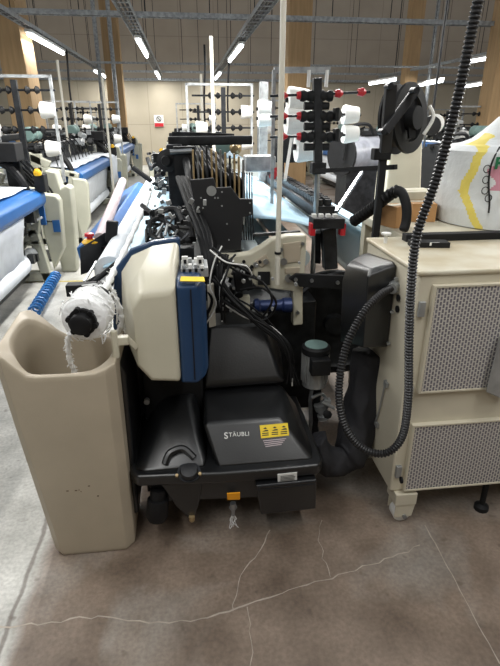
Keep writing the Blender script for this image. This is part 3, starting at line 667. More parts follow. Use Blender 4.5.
# --- waste selvedge winder
ww = thing('waste_roll', 'roll wound with fluffy white waste yarn above the open beige bin', 'yarn roll', (-.355, 1.6, .94))
ax = Vector((.08, 1, .02)).normalized(); o0 = at(83, 321, Y=1.56)
prof = [(0, .03), (.0, .055)]+[(.01+.018*k, .072+.007*math.sin(k*2.3)) for k in range(8)]+[(.16, .05), (.17, .02)]
MB().lathe(o0, ax, prof, 26).build('wound_yarn', 'fuzz', ww)
m = MB(); r = random.Random(12)
for k in range(60):
    t = r.uniform(0, 6.28); d = r.uniform(0, .15); u = ax.orthogonal().normalized(); v = ax.cross(u)
    n_ = u*math.cos(t)+v*math.sin(t); tg = -u*math.sin(t)+v*math.cos(t)
    p = o0+ax*d+n_*.070; m.tube(smooth_path([p, p+n_*r.uniform(.006, .018)+tg*r.uniform(-.02, .02), p+n_*r.uniform(.0, .022)+tg*r.uniform(-.05, .05)+Vector((0, 0, -.008))], 3), .0022, 4)
m.build('loose_yarn_ends', 'fuzz', ww)['kind'] = 'stuff'
MB().lathe(o0-ax*.045, ax, [(0, .008), (.0, .026), (.006, .034), (.03, .036), (.032, .046), (.05, .046), (.052, .01)], 20).build('hub_cap', 'rubber', ww)
m = MB(); u = ax.orthogonal().normalized(); v = ax.cross(u)
for k in range(6):
    t = k*math.pi/3; n_ = u*math.cos(t)+v*math.sin(t); m.cyl(o0-ax*.02+n_*.042, o0+ax*.01+n_*.042, .010, n=8)
m.build('grip_lugs', 'rubber', ww)
MB().lathe(o0+ax*.165, ax, [(0, .02), (0, .055), (.03, .055), (.03, .02), (.3, .018)], 20).build('rear_disc', 'matte', ww)
# yarn strips
def fuzzy(path, r0, name, label, hairs, seed=1, parent=None):
    P = smooth_path(path, 8); r = random.Random(seed); m = MB()
    m.tube(P, [r0*(1+.25*math.sin(i*1.9)) for i in range(len(P))], 8)
    for k in range(hairs):
        p = P[r.randrange(len(P))]; d = Vector((r.uniform(-1, 1), r.uniform(-.5, .5), r.uniform(-.6, .8))).normalized()*r0*2.1
        m.tube([p, p+d*.6, p+d+Vector((0, 0, -.004))], .0012, 4)
    return tag(m.build(name, 'fuzz'), label, 'yarn')
fuzzy(pxp((70, 333, 1.56), (68, 345, 1.58), (70, 360, 1.6), (74, 372, 1.62), (75, 392, 1.64)), .008, 'waste_yarn_strand', 'frayed white yarn strand dangling from the waste roll into the bin', 90, 3)
st = fuzzy(pxp((90, 306, 1.66), (104, 291, 1.78), (112, 275, 1.9), (124, 252, 2.15), (138, 222, 2.6), (146, 205, 3.1), (151, 190, 3.6)), .013, 'selvedge_strip', 'long white selvedge strip running from the loom down to the waste roll', 40, 4)
fuzzy(pxp((84, 298, 1.72), (95, 290, 1.78), (108, 288, 1.84), (116, 300, 1.84), (122, 322, 1.82), (114, 338, 1.8)), .012, 'selvedge_strip', 'short white selvedge strip curling beside the navy plate edge', 40, 5)
m = MB(); m.tube(pxp((88, 287, 2.0), (118, 262, 2.1)), .012, 8); m.tube(pxp((72, 292, 1.95), (84, 284, 2.0), (100, 275, 2.05)), .008, 8)
m.box(at(82, 289, Y=1.9), (.11, .05, .045)); m.box(at(104, 287, Y=1.95), (.05, .05, .04)); m.cyl(at(86, 296, Y=1.78), at(110, 291, Y=1.82), .014, n=10)
m.build('winder_bracket', 'matte', FL, bevel=.003)
m = MB(); m.tube(pxp((96, 262, 2.3), (84, 282, 2.05)), .006, 6); m.tube(pxp((92, 278, 2.1), (120, 292, 1.95)), .008, 6); m.build('winder_rods', 'steel', FL)
# --- tall ivory pole
a = at(281.3, 100, Y=2.2); 
m = MB(); m.tube([(a.x-.0, 2.2, .845), (a.x, 2.2, 2.96)], .0115, 12)
tag(m.build('vertical_tube', 'pole'), 'tall ivory tube rising from the cream side frame past the top edge', 'pole', 'thin vertical tubes')
MB().cyl((a.x, 2.2, .99), (a.x, 2.2, 1.0), .016, n=12).build('cable_tie', 'matte', FL)
for px, y0, y1, Y, m_, rr, lb in ((211, 36, 132, 6.5, 'pole', .02, 'ivory tube standing at centre, left of the dark tray'), (201, 74, 132, 9, 'pole', .022, 'thin ivory tube just left of the taller centre tube'), (57, 60, 122, 9.0, 'pole', .02, 'ivory tube above the left looms'), (102, 76, 130, 9.5, 'pole', .02, 'ivory tube by the second timber column')):
    a = at(px, y0, Y=Y); b_ = at(px, y1, Y=Y); tag(MB().cyl((a.x, Y, 0), (a.x, Y, a.z), rr, n=10).build('vertical_tube', m_), lb, 'pole', 'thin vertical tubes')
for pts, Y, lb in (((67, 56, 74, 122), at(67, 56, X=-2.5).y, 'black cable hanging down from the left tray over the looms'), ((229, 64, 228, 122), at(229, 64, X=1.2).y, 'black cable hanging beside the dark centre tray'), ((205, 66, 205, 128), 12, 'short black cable hanging at the centre, far back')):
    a = at(pts[0], pts[1], Y=Y); b_ = at(pts[2], pts[3], Y=Y)
    tag(MB().tube(smooth_path([(a.x, Y, 3.0), a, (a+b_)/2+Vector((-.02, 0, 0)), b_], 5), .022, 8).build('power_cable', 'rubber'), lb, 'cable', 'hanging black cables')
# --- warp side: sheets, rolls, dropper box
rows = []
for j in range(24):
    y = 2.9+j*3.0/23; rows.append([(x, y, z) for x, z in ((.36, 1.03), (.5, 1.02), (.65, .99), (.8, .95))])
MB().grid(rows).build('warp_sheet', 'warp', FL, solid=.006, label='pale blue sheet of warp yarns')
for k, (x, z, rr) in enumerate(((.5, .76, .07), (.36, .84, .055), (.6, .86, .05))):
    MB().lathe((x, 2.6, z), (0, 1, 0), [(0, .02), (0, rr), (3.2, rr), (3.2, .02)], 20).build('warp_roller', 'warpw', FL, label='pale grey-green roller')
MB().bar(at(253, 235, Y=2.4), at(300, 232, Y=2.4), .02, .015).build('thin_rod', 'dark', FL)
m = MB()
for k in range(50):
    y = 3.35+k*.05; x = .88
    for dx in (0, .06): m.bx(x+dx-.022, x+dx+.022, y-.017, y+.017, .93, 1.06+.004*(k % 3))
m.bx(.83, .98, 3.3, 5.85, .95, 1.02); m.build('warp_stop_motion', 'dark', FL, label='long dark box of drop wires')
rows = [[(x, 2.8+j*.5, z) for x, z in ((1.08, .93), (1.2, .9), (1.34, .84))] for j in range(8)]
MB().grid(rows).build('warp_sheet', 'warp', FL, solid=.006, label='second pale blue sheet right of the drop wires')
MB().lathe((1.36, 2.8, .6), (0, 1, 0), [(0, .04), (0, .2), (3.3, .2), (3.3, .04)], 28).build('warp_beam', 'warpw', FL)
m = MB(); m.bx(1.0, 1.1, 2.6, 2.7, .2, .98); m.bx(1.14, 1.2, 2.58, 2.66, .3, .97)
for k in range(4): m.cyl((1.05, 2.58, .5+.1*k), (1.05, 2.62, .5+.1*k), .015, n=10)
m.build('rear_frame', 'cream', FL, bevel=.006)
# dark bracket with red ends under the drop wires
m = MB(); m.bar(at(311, 222, Y=2.45), at(342, 222, Y=2.45), .1, .05); m.bar(at(328, 228, Y=2.5), at(330, 268, Y=2.5), .07, .06); m.bar(at(318, 232, Y=2.5), at(318, 262, Y=2.6), .03, .03); m.build('sensor_bracket', 'dark', FL, bevel=.004)
for x in (312, 342): MB().box(at(x, 229, Y=2.43), (.025, .05, .06)).build('red_clamp', 'red', FL, bevel=.003)
m = MB()
for k in range(4): c = at(314+k*7, 217, Y=2.45); m.box(c, (.02, .03, .03))
m.build('white_clips', 'white', FL)
# --- yarn tension stand with red grips (Y about 3.3)
TS = thing('yarn_tension_stand', 'dark upright with three tiers of red and black tension arms', 'yarn stand', at(318, 215, Y=3.3))
a = at(317, 78, Y=3.3); b_ = at(318, 168, Y=3.3)
m = MB(); m.bar(a, b_, .05, .05); m.build('upright', 'dark', TS, bevel=.004)
MB().cyl((b_.x, 3.3, 0), b_, .018, n=10).build('lower_post', 'steel', TS)
m = MB(); m.box(b_, (.09, .08, .07)); m.build('clamp_block', 'matte', TS, bevel=.006)
for k, (yy) in enumerate((96, 116.5, 137)):
    a = at(270, yy, Y=3.3); b2 = at(345 if k else 370, yy-(2 if k else 4), Y=3.3)
    ar = MB().cyl(a, b2, .008, n=8).build('tension_arm', 'dark', TS)
    for x in (283, 300):
        if k == 0 or x < 310: c = at(x, yy-.5, Y=3.3); MB().lathe(c, (1, 0, 0), [(-.02, .008), (-.02, .02), (.0, .026), (.02, .014), (.03, .008)], 12).build('red_grip', 'red', ar)
    for x in (307, 326):
        c = at(x, yy, Y=3.3); MB().lathe(c, (1, 0, 0), [(-.045, .01), (-.04, .03), (-.02, .034), (.0, .024), (.02, .034), (.04, .03), (.045, .01)], 14).build('brake_drum', 'matte', ar)
    for x in (309, 324):
        c = at(x, yy+10, Y=3.3); MB().lathe(c, (1, 0, 0), [(-.03, .01), (-.03, .024), (.03, .022), (.03, .01)], 12).build('small_drum', 'matte', ar)
    if k: 
        c = at(334, yy-2, Y=3.28); MB().lathe(c, (1, 0, 0), [(0, .05), (.02, .055), (.05, .012)], 4).build('fin_plate', 'matte', ar)
for x in (338, 361):
    c = at(x, 93.5-(x-338)*.06, Y=3.3)
    MB().lathe(c, (1, 0, 0), [(-.02, .008), (-.02, .02), (.01, .026), (.03, .012)], 12).build('red_grip', 'red', TS)
m = MB(); f0 = at(274, 70, Y=3.6); f1 = at(330, 70, Y=3.6); m.bar(f0, f1, .03, .035)
m.bar(f0, (f0.x, 3.6, .95), .022, .022); m.build('square_frame', 'zinc', TS)
for x in (309, 327): a = at(x, 70, Y=3.58); MB().tube([a, a+Vector((0, 0, -.1))], .012, 8).build('white_feed_tube', 'white', TS)
# horizontal black arm from the stand to the reel post
MB().bar(at(316, 171, Y=2.75), at(396, 167, Y=2.3), .022, .022).build('cross_arm', 'matte', FL)
# cones near the stand
for k, (x, y, Y, s_, lb) in enumerate(((292, 100, 3.9, 1.0, 'white yarn cone on the top tier, left of the dark tension upright'), (290, 121, 3.9, 1.2, 'tall white yarn package on the middle tier of the red-gripped stand'), (300, 147, 3.9, 1.25, 'white yarn cone on the lowest tier of the red-gripped stand'),
                                      (262, 109, 5.2, .9, 'white yarn cone beside the silver upright, upper one'), (262, 118.5, 5.2, .9, 'white yarn cone beside the silver upright, lower one'),
                                      (347, 115, 4.4, .85, 'upper white yarn cone between tension stand and black reel'), (347, 134, 4.4, .85, 'lower white yarn cone between tension stand and black reel'))):
    c = dup(cone, at(x-4, y, Y=Y), lb, sc=s_); c['group'] = 'white yarn cones near the tension stand'
# silver upright
a = at(264, 82, Y=5.4); b_ = at(264, 165, Y=5.4)
tag(MB().bx(a.x-.04, a.x+.04, 5.38, 5.46, 0, a.z).build('metal_upright', 'zinc', bevel=.004), 'galvanised square upright left of the ivory pole', 'post')
a = at(286, 140, Y=4.6); tag(MB().lathe(a+Vector((0, 0, -.18)), (0, 0, 1), [(0, .02), (0, .12), (.05, .14), (.2, .1), (.22, .02)], 16).build('dark_motor', 'matte'), 'dark round motor under the yarn cones left of the tension stand', 'motor')
# slanted white bars of the rear frame
tag(MB().bar(at(336, 212, Y=3.0), at(362, 172, Y=3.4), .02, .02).build('slanted_rod', 'steel'), 'slanted steel rod across the grey aisle behind the loom', 'rod')
tag(MB().bar(at(285, 180, Y=3.6), at(292, 135, Y=3.9), .02, .02).build('slanted_rod', 'white'), 'slanted white rod beside the ivory pole', 'rod')
# ================================================================== DOBBY UNIT (black, in front)
DB = thing('dobby_unit', 'large glossy black machine housing with white lettering, centre foreground', 'machine', (.12, 1.8, 0))
m = MB()   # rim slab
rim = [(-.262, 1.575), (-.235, 1.535), (-.05, 1.525), (.08, 1.515), (.30, 1.515), (.455, 1.52), (.478, 1.555), (.478, 2.05), (-.262, 2.05)]
m.prism([(x, y, .285) for x, y in rim], (0, 0, .05)); m.build('hood_rim', 'black', DB, bevel=.012, seg=3)
m = MB()   # raised right hood
m.hull([(.07, 1.55, .33), (.44, 1.55, .33), (.455, 1.6, .33), (.06, 1.6, .33), (.455, 1.95, .34), (.03, 1.95, .34),
        (.035, 1.665, .463), (.325, 1.665, .463), (.022, 1.66, .45), (.035, 1.835, .478), (.345, 1.85, .482), (.385, 1.84, .465), (.40, 1.70, .40), (.035, 1.92, .478), (.345, 1.92, .482), (.38, 1.92, .465)])
hd = m.build('hood', 'black', DB, bevel=.014, seg=3, label='raised glossy black hood')
m = MB()   # left bulge
m.hull([(-.25, 1.57, .33), (-.2, 1.545, .335), (.03, 1.55, .33), (-.25, 2.0, .33), (.03, 2.0, .33), (-.19, 1.66, .385), (-.04, 1.62, .39), (.0, 1.64, .40), (-.115, 1.80, .47), (-.03, 1.80, .49), (-.14, 1.92, .48), (.0, 1.92, .49)])
m.build('hood_bulge', 'black', DB, bevel=.03, seg=4)
m = MB(); m.tube(smooth_path([(-.13, 1.575, .352), (-.11, 1.6, .382), (-.06, 1.61, .39), (-.02, 1.585, .362)], 5), .014, 8); m.build('moulded_arch', 'black', DB)
# body under the rim
m = MB(); m.hull([(-.22, 1.56, .285), (.46, 1.54, .285), (.46, 2.0, .285), (-.22, 2.0, .285), (-.15, 1.58, .17), (.44, 1.56, .155), (.44, 1.98, .13), (-.15, 1.98, .13)]); m.build('sump', 'black', DB, bevel=.015, label='black lower sump')
m = MB(); m.hull([(-.15, 1.54, .285), (.01, 1.54, .285), (-.15, 1.65, .285), (.01, 1.65, .285), (-.10, 1.545, .17), (-.01, 1.545, .17), tuple(at(193, 521, Y=1.56)), tuple(at(189, 519, Y=1.56)), (-.06, 1.62, .13), (.0, 1.6, .2)]); m.build('hopper', 'black', DB, bevel=.015)
for x0 in (-.2, .38): MB().bx(x0-.04, x0+.04, 1.85, 1.95, 0, .16).build('foot', 'matte', DB)
# filler cap with brass flange
c = at(189, 472, Y=1.53); m = MB(); m.lathe(c+Vector((0, .01, -.012)), (0, -.35, 1), [(0, .03), (0, .044), (.008, .044), (.008, .02)], 24); fl = m.build('filler_flange', 'dark', DB)
MB().lathe(c+Vector((0, 0, -.005)), (0, -.35, 1), [(0, .032), (.012, .034), (.022, .03), (.026, .012)], 24).build('filler_cap', 'charcoal', fl)
for dx in (-.045, .04): MB().cyl(c+Vector((dx, -.006, -.012)), c+Vector((dx, -.012, .0)), .006, n=8).build('brass_bolt', 'brass', fl)
c = at(192, 520, Y=1.55); MB().lathe(c, (0, 0, -1), [(-.02, .012), (0, .012), (.006, .008)], 10).build('drain_plug', 'brass', DB)
# oil filter
c = at(158, 496, Y=1.56); d = (at(157, 520, Y=1.54)-c).normalized()
MB().lathe(c, d, [(-.03, .02), (-.03, .03), (.01, .03), (.012, .04), (.03, .042), (.085, .042), (.1, .034), (.105, .01)], 24).build('oil_filter', 'rubber', DB)
# front right black box with louvre edge
p = [at(256, 486, Y=1.50), at(317, 480, Y=1.50), at(316, 509, Y=1.52), at(261, 515, Y=1.52)]
fb = MB().prism(p, (0, .12, 0)).build('junction_box', 'black', DB, bevel=.006)
m = MB()
for k in range(2): m.bar(at(258, 487+3*k, Y=1.494), at(315, 481+3*k, Y=1.494), .006, .004)
m.build('box_lip', 'charcoal', fb)
def patch(pts, Y, name, m_, parent, label=None, d=.003):
    return MB().prism([at(x, y, Y=Y) for x, y in pts], (0, d, 0)).build(name, m_, parent, label=label)
# labels on the rim front
lb = patch([(277.5, 474.5), (297, 472.5), (297, 481), (278, 483)], 1.512, 'rating_label', 'wlabel', DB, 'small white rating label')
m = MB()
for k in range(5): a = at(280.5, 476.5+k*1.35, Y=1.510); b_ = at(294+((k*3) % 4)*.4, 475.1+k*1.35, Y=1.510); m.bar(a, b_, .001, .0016)
m.build('print', 'ink', lb)
patch([(227, 494), (240, 493), (240, 499.5), (227.5, 500)], 1.50, 'orange_tag', 'orange', DB, 'small orange label', d=.006)
m = MB(); a = at(233, 503, Y=1.52); m.cyl(a, a+Vector((0, 0, -.03)), .012, n=12); m.cyl(a+Vector((0, 0, -.03)), a+Vector((0, 0, -.06)), .007, n=10); m.bar(a+Vector((-.015, 0, -.02)), a+Vector((.015, 0, -.02)), .008, .008); m.build('drain_valve', 'steel', DB)
m = MB(); r = random.Random(8)
for k in range(14): m.tube([a+Vector((0, 0, -.05)), a+Vector((r.uniform(-.015, .015), r.uniform(-.01, .01), -.08)), a+Vector((r.uniform(-.02, .02), r.uniform(-.01, .01), -.12))], .001, 4)
m.build('lint_threads', 'fuzz', DB)
# lettering and warning label on the sloping hood face
A = Vector((.07, 1.55, .33)); B = Vector((.44, 1.55, .33)); T = Vector((.035, 1.665, .463)); T2 = Vector((.325, 1.665, .463))
yd = (T-Vector((.05, 1.55, .33))); yd.x = 0; yd.normalize(); nrm = Vector((1, 0, 0)).cross(yd).normalized()
if nrm.y > 0: nrm = -nrm
def face_pt(px, py):
    d = Fw+Rt*((px-250)/F)+Up*((333-py)/F); o = Vector((0, 0, H)); t = (A-o).dot(nrm)/d.dot(nrm); return o+d*t
def fquad(pts, off, th):
    return MB().prism([face_pt(x, y)+nrm*off for x, y in pts], nrm*th)
text('S', .034, face_pt(226, 436)+nrm*.003, (1, 0, -.02), yd, 'wlabel', hd, 'lettering', .0005)
text('TÄUBLI', .0225, face_pt(239, 434.5)+nrm*.003, (1, 0, -.02), yd, 'wlabel', hd, 'lettering', .0002)
lw = fquad([(259.5, 425.5), (287.5, 423), (289, 435.5), (261, 438.5)], .002, .002).build('warning_label', 'label', hd, label='yellow warning label')
m = MB()
for x0 in (261.5, 271, 280):
    y0 = 426.8-(x0-260)*.09
    q = face_pt(x0+4, y0+2.8)+nrm*.005
    m.prism([face_pt(x0+.5, y0+5.2)+nrm*.004, face_pt(x0+7, y0+4.6)+nrm*.004, face_pt(x0+6, y0+3.3)+nrm*.004, face_pt(x0+3.5, y0+3.6)+nrm*.004], nrm*.001)
    m.prism([face_pt(x0+1.5, y0+2.2)+nrm*.004, face_pt(x0+3.5, y0+.8)+nrm*.004, face_pt(x0+5.5, y0+1.8)+nrm*.004, face_pt(x0+4, y0+2.6)+nrm*.004], nrm*.001)
    for k in range(2): m.prism([face_pt(x0+.5, y0+6.6+k*1.9)+nrm*.004, face_pt(x0+7, y0+6+k*1.9)+nrm*.004, face_pt(x0+7, y0+6.9+k*1.9)+nrm*.004, face_pt(x0+.5, y0+7.5+k*1.9)+nrm*.004], nrm*.001)
m.build('pictograms', 'ink', lw)
m = MB()
for k in range(4):
    m.prism([face_pt(263+k*.8, 440.5+k*1.9)+nrm*.002, face_pt(286-k*1.5, 438.2+k*1.9)+nrm*.002, face_pt(286-k*1.5, 439.1+k*1.9)+nrm*.002, face_pt(263+k*.8, 441.4+k*1.9)+nrm*.002], nrm*.001)
m.build('small_print', 'pinkroll', hd)
# rear hood
m = MB(); m.hull([(.035, 1.88, .49), (.385, 1.88, .50), (.04, 1.88, .535), (.355, 1.88, .54), (.07, 2.0, .73), (.305, 2.0, .73), (.07, 2.12, .75), (.32, 2.12, .75), (.03, 2.15, .49), (.42, 2.15, .49), (.36, 2.05, .7)])
m.build('rear_hood', 'black', DB, bevel=.012, seg=3, label='smaller black hood behind')
MB().bx(-.22, .03, 1.86, 2.05, .33, .64).build('rear_block', 'matte', DB, bevel=.01)
m = MB(); c = at(147, 400, Y=1.84); m.cyl(c, c+Vector((0, -.02, 0)), .012, n=10); c = at(186, 401, Y=1.84); m.cyl(c, c+Vector((0, -.02, 0)), .01, n=10); m.build('fastener', 'alu', DB)
# glossy black side curtain between bin and hood
MB().prism([(-.275, 1.60, .1), (-.25, 1.60, .1), (-.245, 1.62, .72), (-.27, 1.62, .78)], (0, .35, 0)).build('side_panel', 'black', DB, bevel=.01)
# ================================================================== MOTOR with valve
MT = thing('electric_motor', 'small grey finned electric motor with black cap and terminal box', 'motor', at(314, 385, Y=1.95))
c = at(314, 384, Y=1.95); zt = at(314, 345, Y=1.95).z
m = MB(); m.lathe((c.x, 1.95, c.z), (0, 0, 1), [(0, .02), (0, .055), (.02, .055), (zt-c.z-.03, .055), (zt-c.z-.03, .02)], 24)
for k in range(20): t = k*math.pi/10; m.box((c.x+.057*math.cos(t), 1.95+.057*math.sin(t), (c.z+zt)/2-.005), (.01, .004, zt-c.z-.06), Matrix.Rotation(t, 3, 'Z'))
m.build('finned_body', 'alu', MT)
MB().lathe((c.x, 1.95, zt-.035), (0, 0, 1), [(0, .03), (0, .062), (.028, .063), (.036, .055), (.036, .01)], 28).build('fan_cowl', 'matte', MT)
MB().lathe((c.x, 1.95, zt), (0, 0, 1), [(0, .05), (.003, .05), (.003, .005)], 28).build('cowl_top', 'sgreen', MT)
m = MB(); a = at(320, 366, Y=1.88); m.box(a, (.085, .05, .075)); m.build('terminal_box', 'matte', MT, bevel=.006)
VS = thing('pipe_valve', 'clutter of steel pipes and valve under the small electric motor', 'valve', at(316, 440, Y=1.95))
m = MB(); m.tube(pxp((312, 388, 1.93), (310, 400, 1.93), (311, 420, 1.95), (309, 440, 1.97)), .009, 8); m.tube(smooth_path(pxp((312, 398, 1.92), (322, 394, 1.92), (328, 404, 1.93), (322, 412, 1.93)), 4), .008, 8); m.build('pipe', 'steel', VS)
m = MB(); m.lathe(at(320, 404, Y=1.95), (.3, 0, -1), [(0, .02), (0, .03), (.03, .03), (.03, .018), (.06, .018), (.06, .028), (.08, .028)], 14); m.box(at(327, 402, Y=1.92), (.03, .03, .03)); m.cyl(at(322, 402, Y=1.9), at(334, 408, Y=1.9), .008, n=8); m.build('valve_body', 'alu', VS)
MB().lathe(at(326, 413, Y=1.9), (0, -1, .3), [(0, .008), (.02, .02), (.03, .02), (.035, .01)], 8).build('knob', 'matte', VS)
MB().tube(pxp((318, 384, 1.97), (314, 425, 2.0), (312, 500, 2.0))[:2]+[Vector((.6, 2.0, 0))], .02, 8).build('stand_pipe', 'dark', VS)
# ================================================================== BEIGE BIN
BN = thing('waste_bin', 'tall beige floor bin with scooped open top, left foreground', 'bin', (-.43, 1.66, 0))
def lerp(a, b, t): return a+(b-a)*t
def sec(z):   # outline of the bin at height z, counter-clockwise from the front left
    t = z/.88
    x0 = lerp(-.572, -.645, t); x1 = lerp(-.268, -.262, t); y0 = lerp(1.515, 1.50, t); y1 = lerp(1.80, 1.86, t); c = .03
    P = []
    cs = [(x0+c, y0), (x1-c, y0), (x1, y0+c*1.2), (x1, y1-c), (x1-c, y1), (x0+c, y1), (x0, y1-c), (x0, y0+c)]
    for i in range(8):
        a = cs[i]; b = cs[(i+1) % 8]; n = 10 if i % 2 == 0 else 2
        for k in range(n): P.append((lerp(a[0], b[0], k/n), lerp(a[1], b[1], k/n)))
    return P
def sstep(t): t = max(0, min(1, t)); return t*t*(3-2*t)
def rimz(x, y, i, n):      # height of the rim: tall left wall, scooped middle, slightly raised right
    u = (x+.645)/.38; v = (y-1.5)/.36
    return .785+(.085+.03*v)*sstep(1-(u-.04)/(.26 if v < .5 else .42))+.02*sstep((u-.8)/.2)
P0 = sec(.02); P1 = sec(.45); Pt = sec(.82); n = len(Pt)
def ring(z, Ps, f=0): return [(x, y, z) for x, y in Ps]
top = [(x, y, rimz(x, y, i, n)) for i, (x, y) in enumerate(Pt)]
cx, cy = -.40, 1.68
def inset(P, d, dz): return [(x+(cx-x)*d, y+(cy-y)*d, z+dz) for x, y, z in P]
def mouth(z_off, sh, zfix=None):
    out = []
    for x, y, z in top:
        ux = (x-(-.4535))/.1915; uy = (y-1.68)/.18; l = (abs(ux)**3+abs(uy)**3)**(1/3); ux /= l; uy /= l
        X_ = -.448+.166*sh*ux; Y_ = 1.68+.158*sh*uy; out.append((X_, Y_, zfix if zfix is not None else rimz(X_, Y_, 0, 0)+z_off))
    return out
m = MB()
m.loft([inset(ring(0, sec(0)), .03, 0), ring(.02, P0), ring(.3, sec(.3)), ring(.6, sec(.6)), inset(top, 0, -.02), inset(top, .012, -.005), inset(top, .03, 0), mouth(.001, 1.02), mouth(-.004, .98), mouth(-.02, .955), mouth(0, .93, .6), mouth(0, .85, .12)])
bn = m.build('body', 'bin', BN, bevel=.006)
m = MB(); r = random.Random(2)
for x, y in ((67.5, 491), (76, 490.5), (79, 490), (81, 491.5), (89, 486), (98, 496)): c = at(x, y, Y=1.509); m.box(c, (r.uniform(.002, .008), .002, .0025))
m.build('scuff_marks', 'tilt', BN)
# ================================================================== COOLING / ELECTRIC CABINET
CB = thing('electrical_cabinet', 'beige cabinet on casters with two perforated grilles, right foreground', 'cabinet', (1.3, 1.8, 0))
m = MB(); m.bx(.764, 1.9, 1.54, 2.06, .155, 1.075); m.build('body', 'cab', CB, bevel=.01)
MB().bx(.757, 1.905, 1.532, 2.065, 1.068, 1.085).build('top_panel', 'cabtop', CB, bevel=.006)
for nm, z0, z1 in (('upper', .628, 1.03), ('lower', .175, .475)):
    for x0, x1 in ((.822, 1.105) if nm == 'upper' else (.82, 1.85), (1.14, 1.85)):
        if nm == 'lower' and x0 > 1: continue
        g = MB().bx(x0, x1, 1.522, 1.545, z0, z1).build('grille', 'grille', CB, bevel=.002)
        m = MB(); m.bx(x0-.008, x0, 1.518, 1.54, z0-.006, z1+.006); m.bx(x1, x1+.008, 1.518, 1.54, z0-.006, z1+.006); m.bx(x0, x1, 1.518, 1.54, z0-.006, z0); m.bx(x0, x1, 1.518, 1.54, z1, z1+.006); m.build('grille_frame', 'cab', g)
m = MB(); m.hull([at(486, 392, Y=1.49), at(500, 398, Y=1.49), at(488, 382, Y=1.49), at(500, 335, Y=1.49), at(506, 335, Y=1.49), at(504, 398, Y=1.49), at(486, 392, Y=1.52), at(500, 398, Y=1.52), at(488, 382, Y=1.52), at(500, 335, Y=1.52), at(506, 335, Y=1.52), at(504, 398, Y=1.52)]); m.build('handle', 'alu', CB, bevel=.004)
for z in (.95, .26, .62):
    MB().box((.785, 1.533, z), (.022, .014, .055)).build('door_hinge', 'alu', CB, bevel=.002)
# side rods and holes on the left face
m = MB(); m.tube([at(386, 380, X=.758), at(380, 408, X=.758), at(362, 462, X=.758)], .004, 6); m.box(at(386, 384, X=.756), (.01, .03, .02)); m.box(at(377, 425, X=.756), (.01, .02, .02)); m.build('latch_rod', 'alu', CB)
for x, y in ((399, 298), (398, 309), (402, 480)): c = at(x, y, X=.762); MB().cyl(c, c-Vector((.006, 0, 0)), .013, n=14).build('knockout_hole', 'matte', CB)
# caster
def caster(x, y, name='caster'):
    k = MB(); k.prism([(x-.045, y-.045, .10), (x+.045, y-.045, .10), (x+.045, y-.045, .155), (x-.045, y-.045, .155)], (0, .09, 0)); k.prism([(x-.04, y-.04, .035), (x+.035, y-.04, .035), (x+.045, y-.04, .10), (x-.04, y-.04, .10)], (0, .004, 0)); k.prism([(x-.04, y+.03, .035), (x+.035, y+.03, .035), (x+.045, y+.03, .10), (x-.04, y+.03, .10)], (0, .004, 0))
    o = k.build(name, 'cab', CB, bevel=.003)
    MB().lathe((x, y-.03, .038), (0, 1, 0), [(0, .01), (0, .03), (.006, .038), (.05, .038), (.056, .03), (.056, .01)], 24).build('wheel', 'white', o)
    MB().cyl((x+.003, y-.05, .04), (x+.003, y-.03, .04), .009, n=12).build('axle_bolt', 'steel', o)
caster(.828, 1.56); caster(1.8, 1.6); caster(.84, 1.98)
MB().lathe((1.2, 1.56, 0), (0, 0, 1), [(0, .03), (.02, .03), (.03, .012), (.16, .012)], 12).build('levelling_foot', 'matte', CB)
# black side housing
m = MB()
m.hull([at(342, 282, X=.62), at(340, 342, X=.62), at(346, 266, X=.64), at(352, 260, X=.67), at(362, 254, X=.74), at(368, 276, X=.645), at(371, 268, X=.67), at(363, 348, X=.64), at(397, 265, X=.763), at(394, 261, X=.763),
        at(388, 347, X=.763), (.763, 1.98, .72), (.763, 2.02, 1.03)])
hs = m.build('motor_housing', 'black', CB, bevel=.018, seg=3, label='rounded glossy black housing on the side')
m = MB()
for z in (.75, .88, 1.01): m.cyl((.752, 1.70, z), (.752, 1.692, z), .007, n=10)
m.build('housing_screws', 'alu', hs)
# ------------------------------------------------------------------ hoses
def corrugated(path, r0, pitch, amp, n=12, frac=.5):
    P = smooth_path(path, 40); out = []; rs = []; L_ = 0
    last = P[0]; step = pitch/5
    pts = [P[0]]; acc = 0
    for p in P[1:]:
        while (p-last).length >= step:
            last = last+(p-last).normalized()*step; pts.append(last)
    for i, p in enumerate(pts): rs.append(r0+amp*(1 if (i % 5) < 2 else (-1 if (i % 5) in (3,) else 0)))
    return MB().tube(pts, rs, n)
hp = [at(492, -120, Y=1.40), at(484, -30, Y=1.40), at(474, 20, Y=1.40), at(455, 110, Y=1.40), at(436, 180, Y=1.40), at(417, 235, Y=1.40), at(411, 290, Y=1.41), at(409, 340, Y=1.42), at(408, 400, Y=1.42), at(402, 437, Y=1.43), at(386, 453, Y=1.44), at(364, 449, Y=1.45), at(346, 428, Y=1.47), at(339, 395, Y=1.5), at(345, 350, Y=1.55), at(362, 315, Y=1.6), at(380, 295, Y=1.66), at(394, 287, Y=1.70)]
hp = [Vector((hp[0].x+.12, 1.42, 2.9))]+hp
HS = thing('corrugated_hose', 'long black ribbed hose hanging from above and looping to the cabinet', 'hose', hp[11])
corrugated(hp, .0128, .011, .0022).build('hose', 'hose', HS)
e0 = hp[-1]; MB().lathe(e0, (.6, .6, .1), [(-.02, .015), (-.02, .02), (.0, .021), (.0, .024), (.012, .024), (.012, .018), (.04, .018), (.04, .01)], 16).build('connector', 'alu', HS, label='silver screw connector')
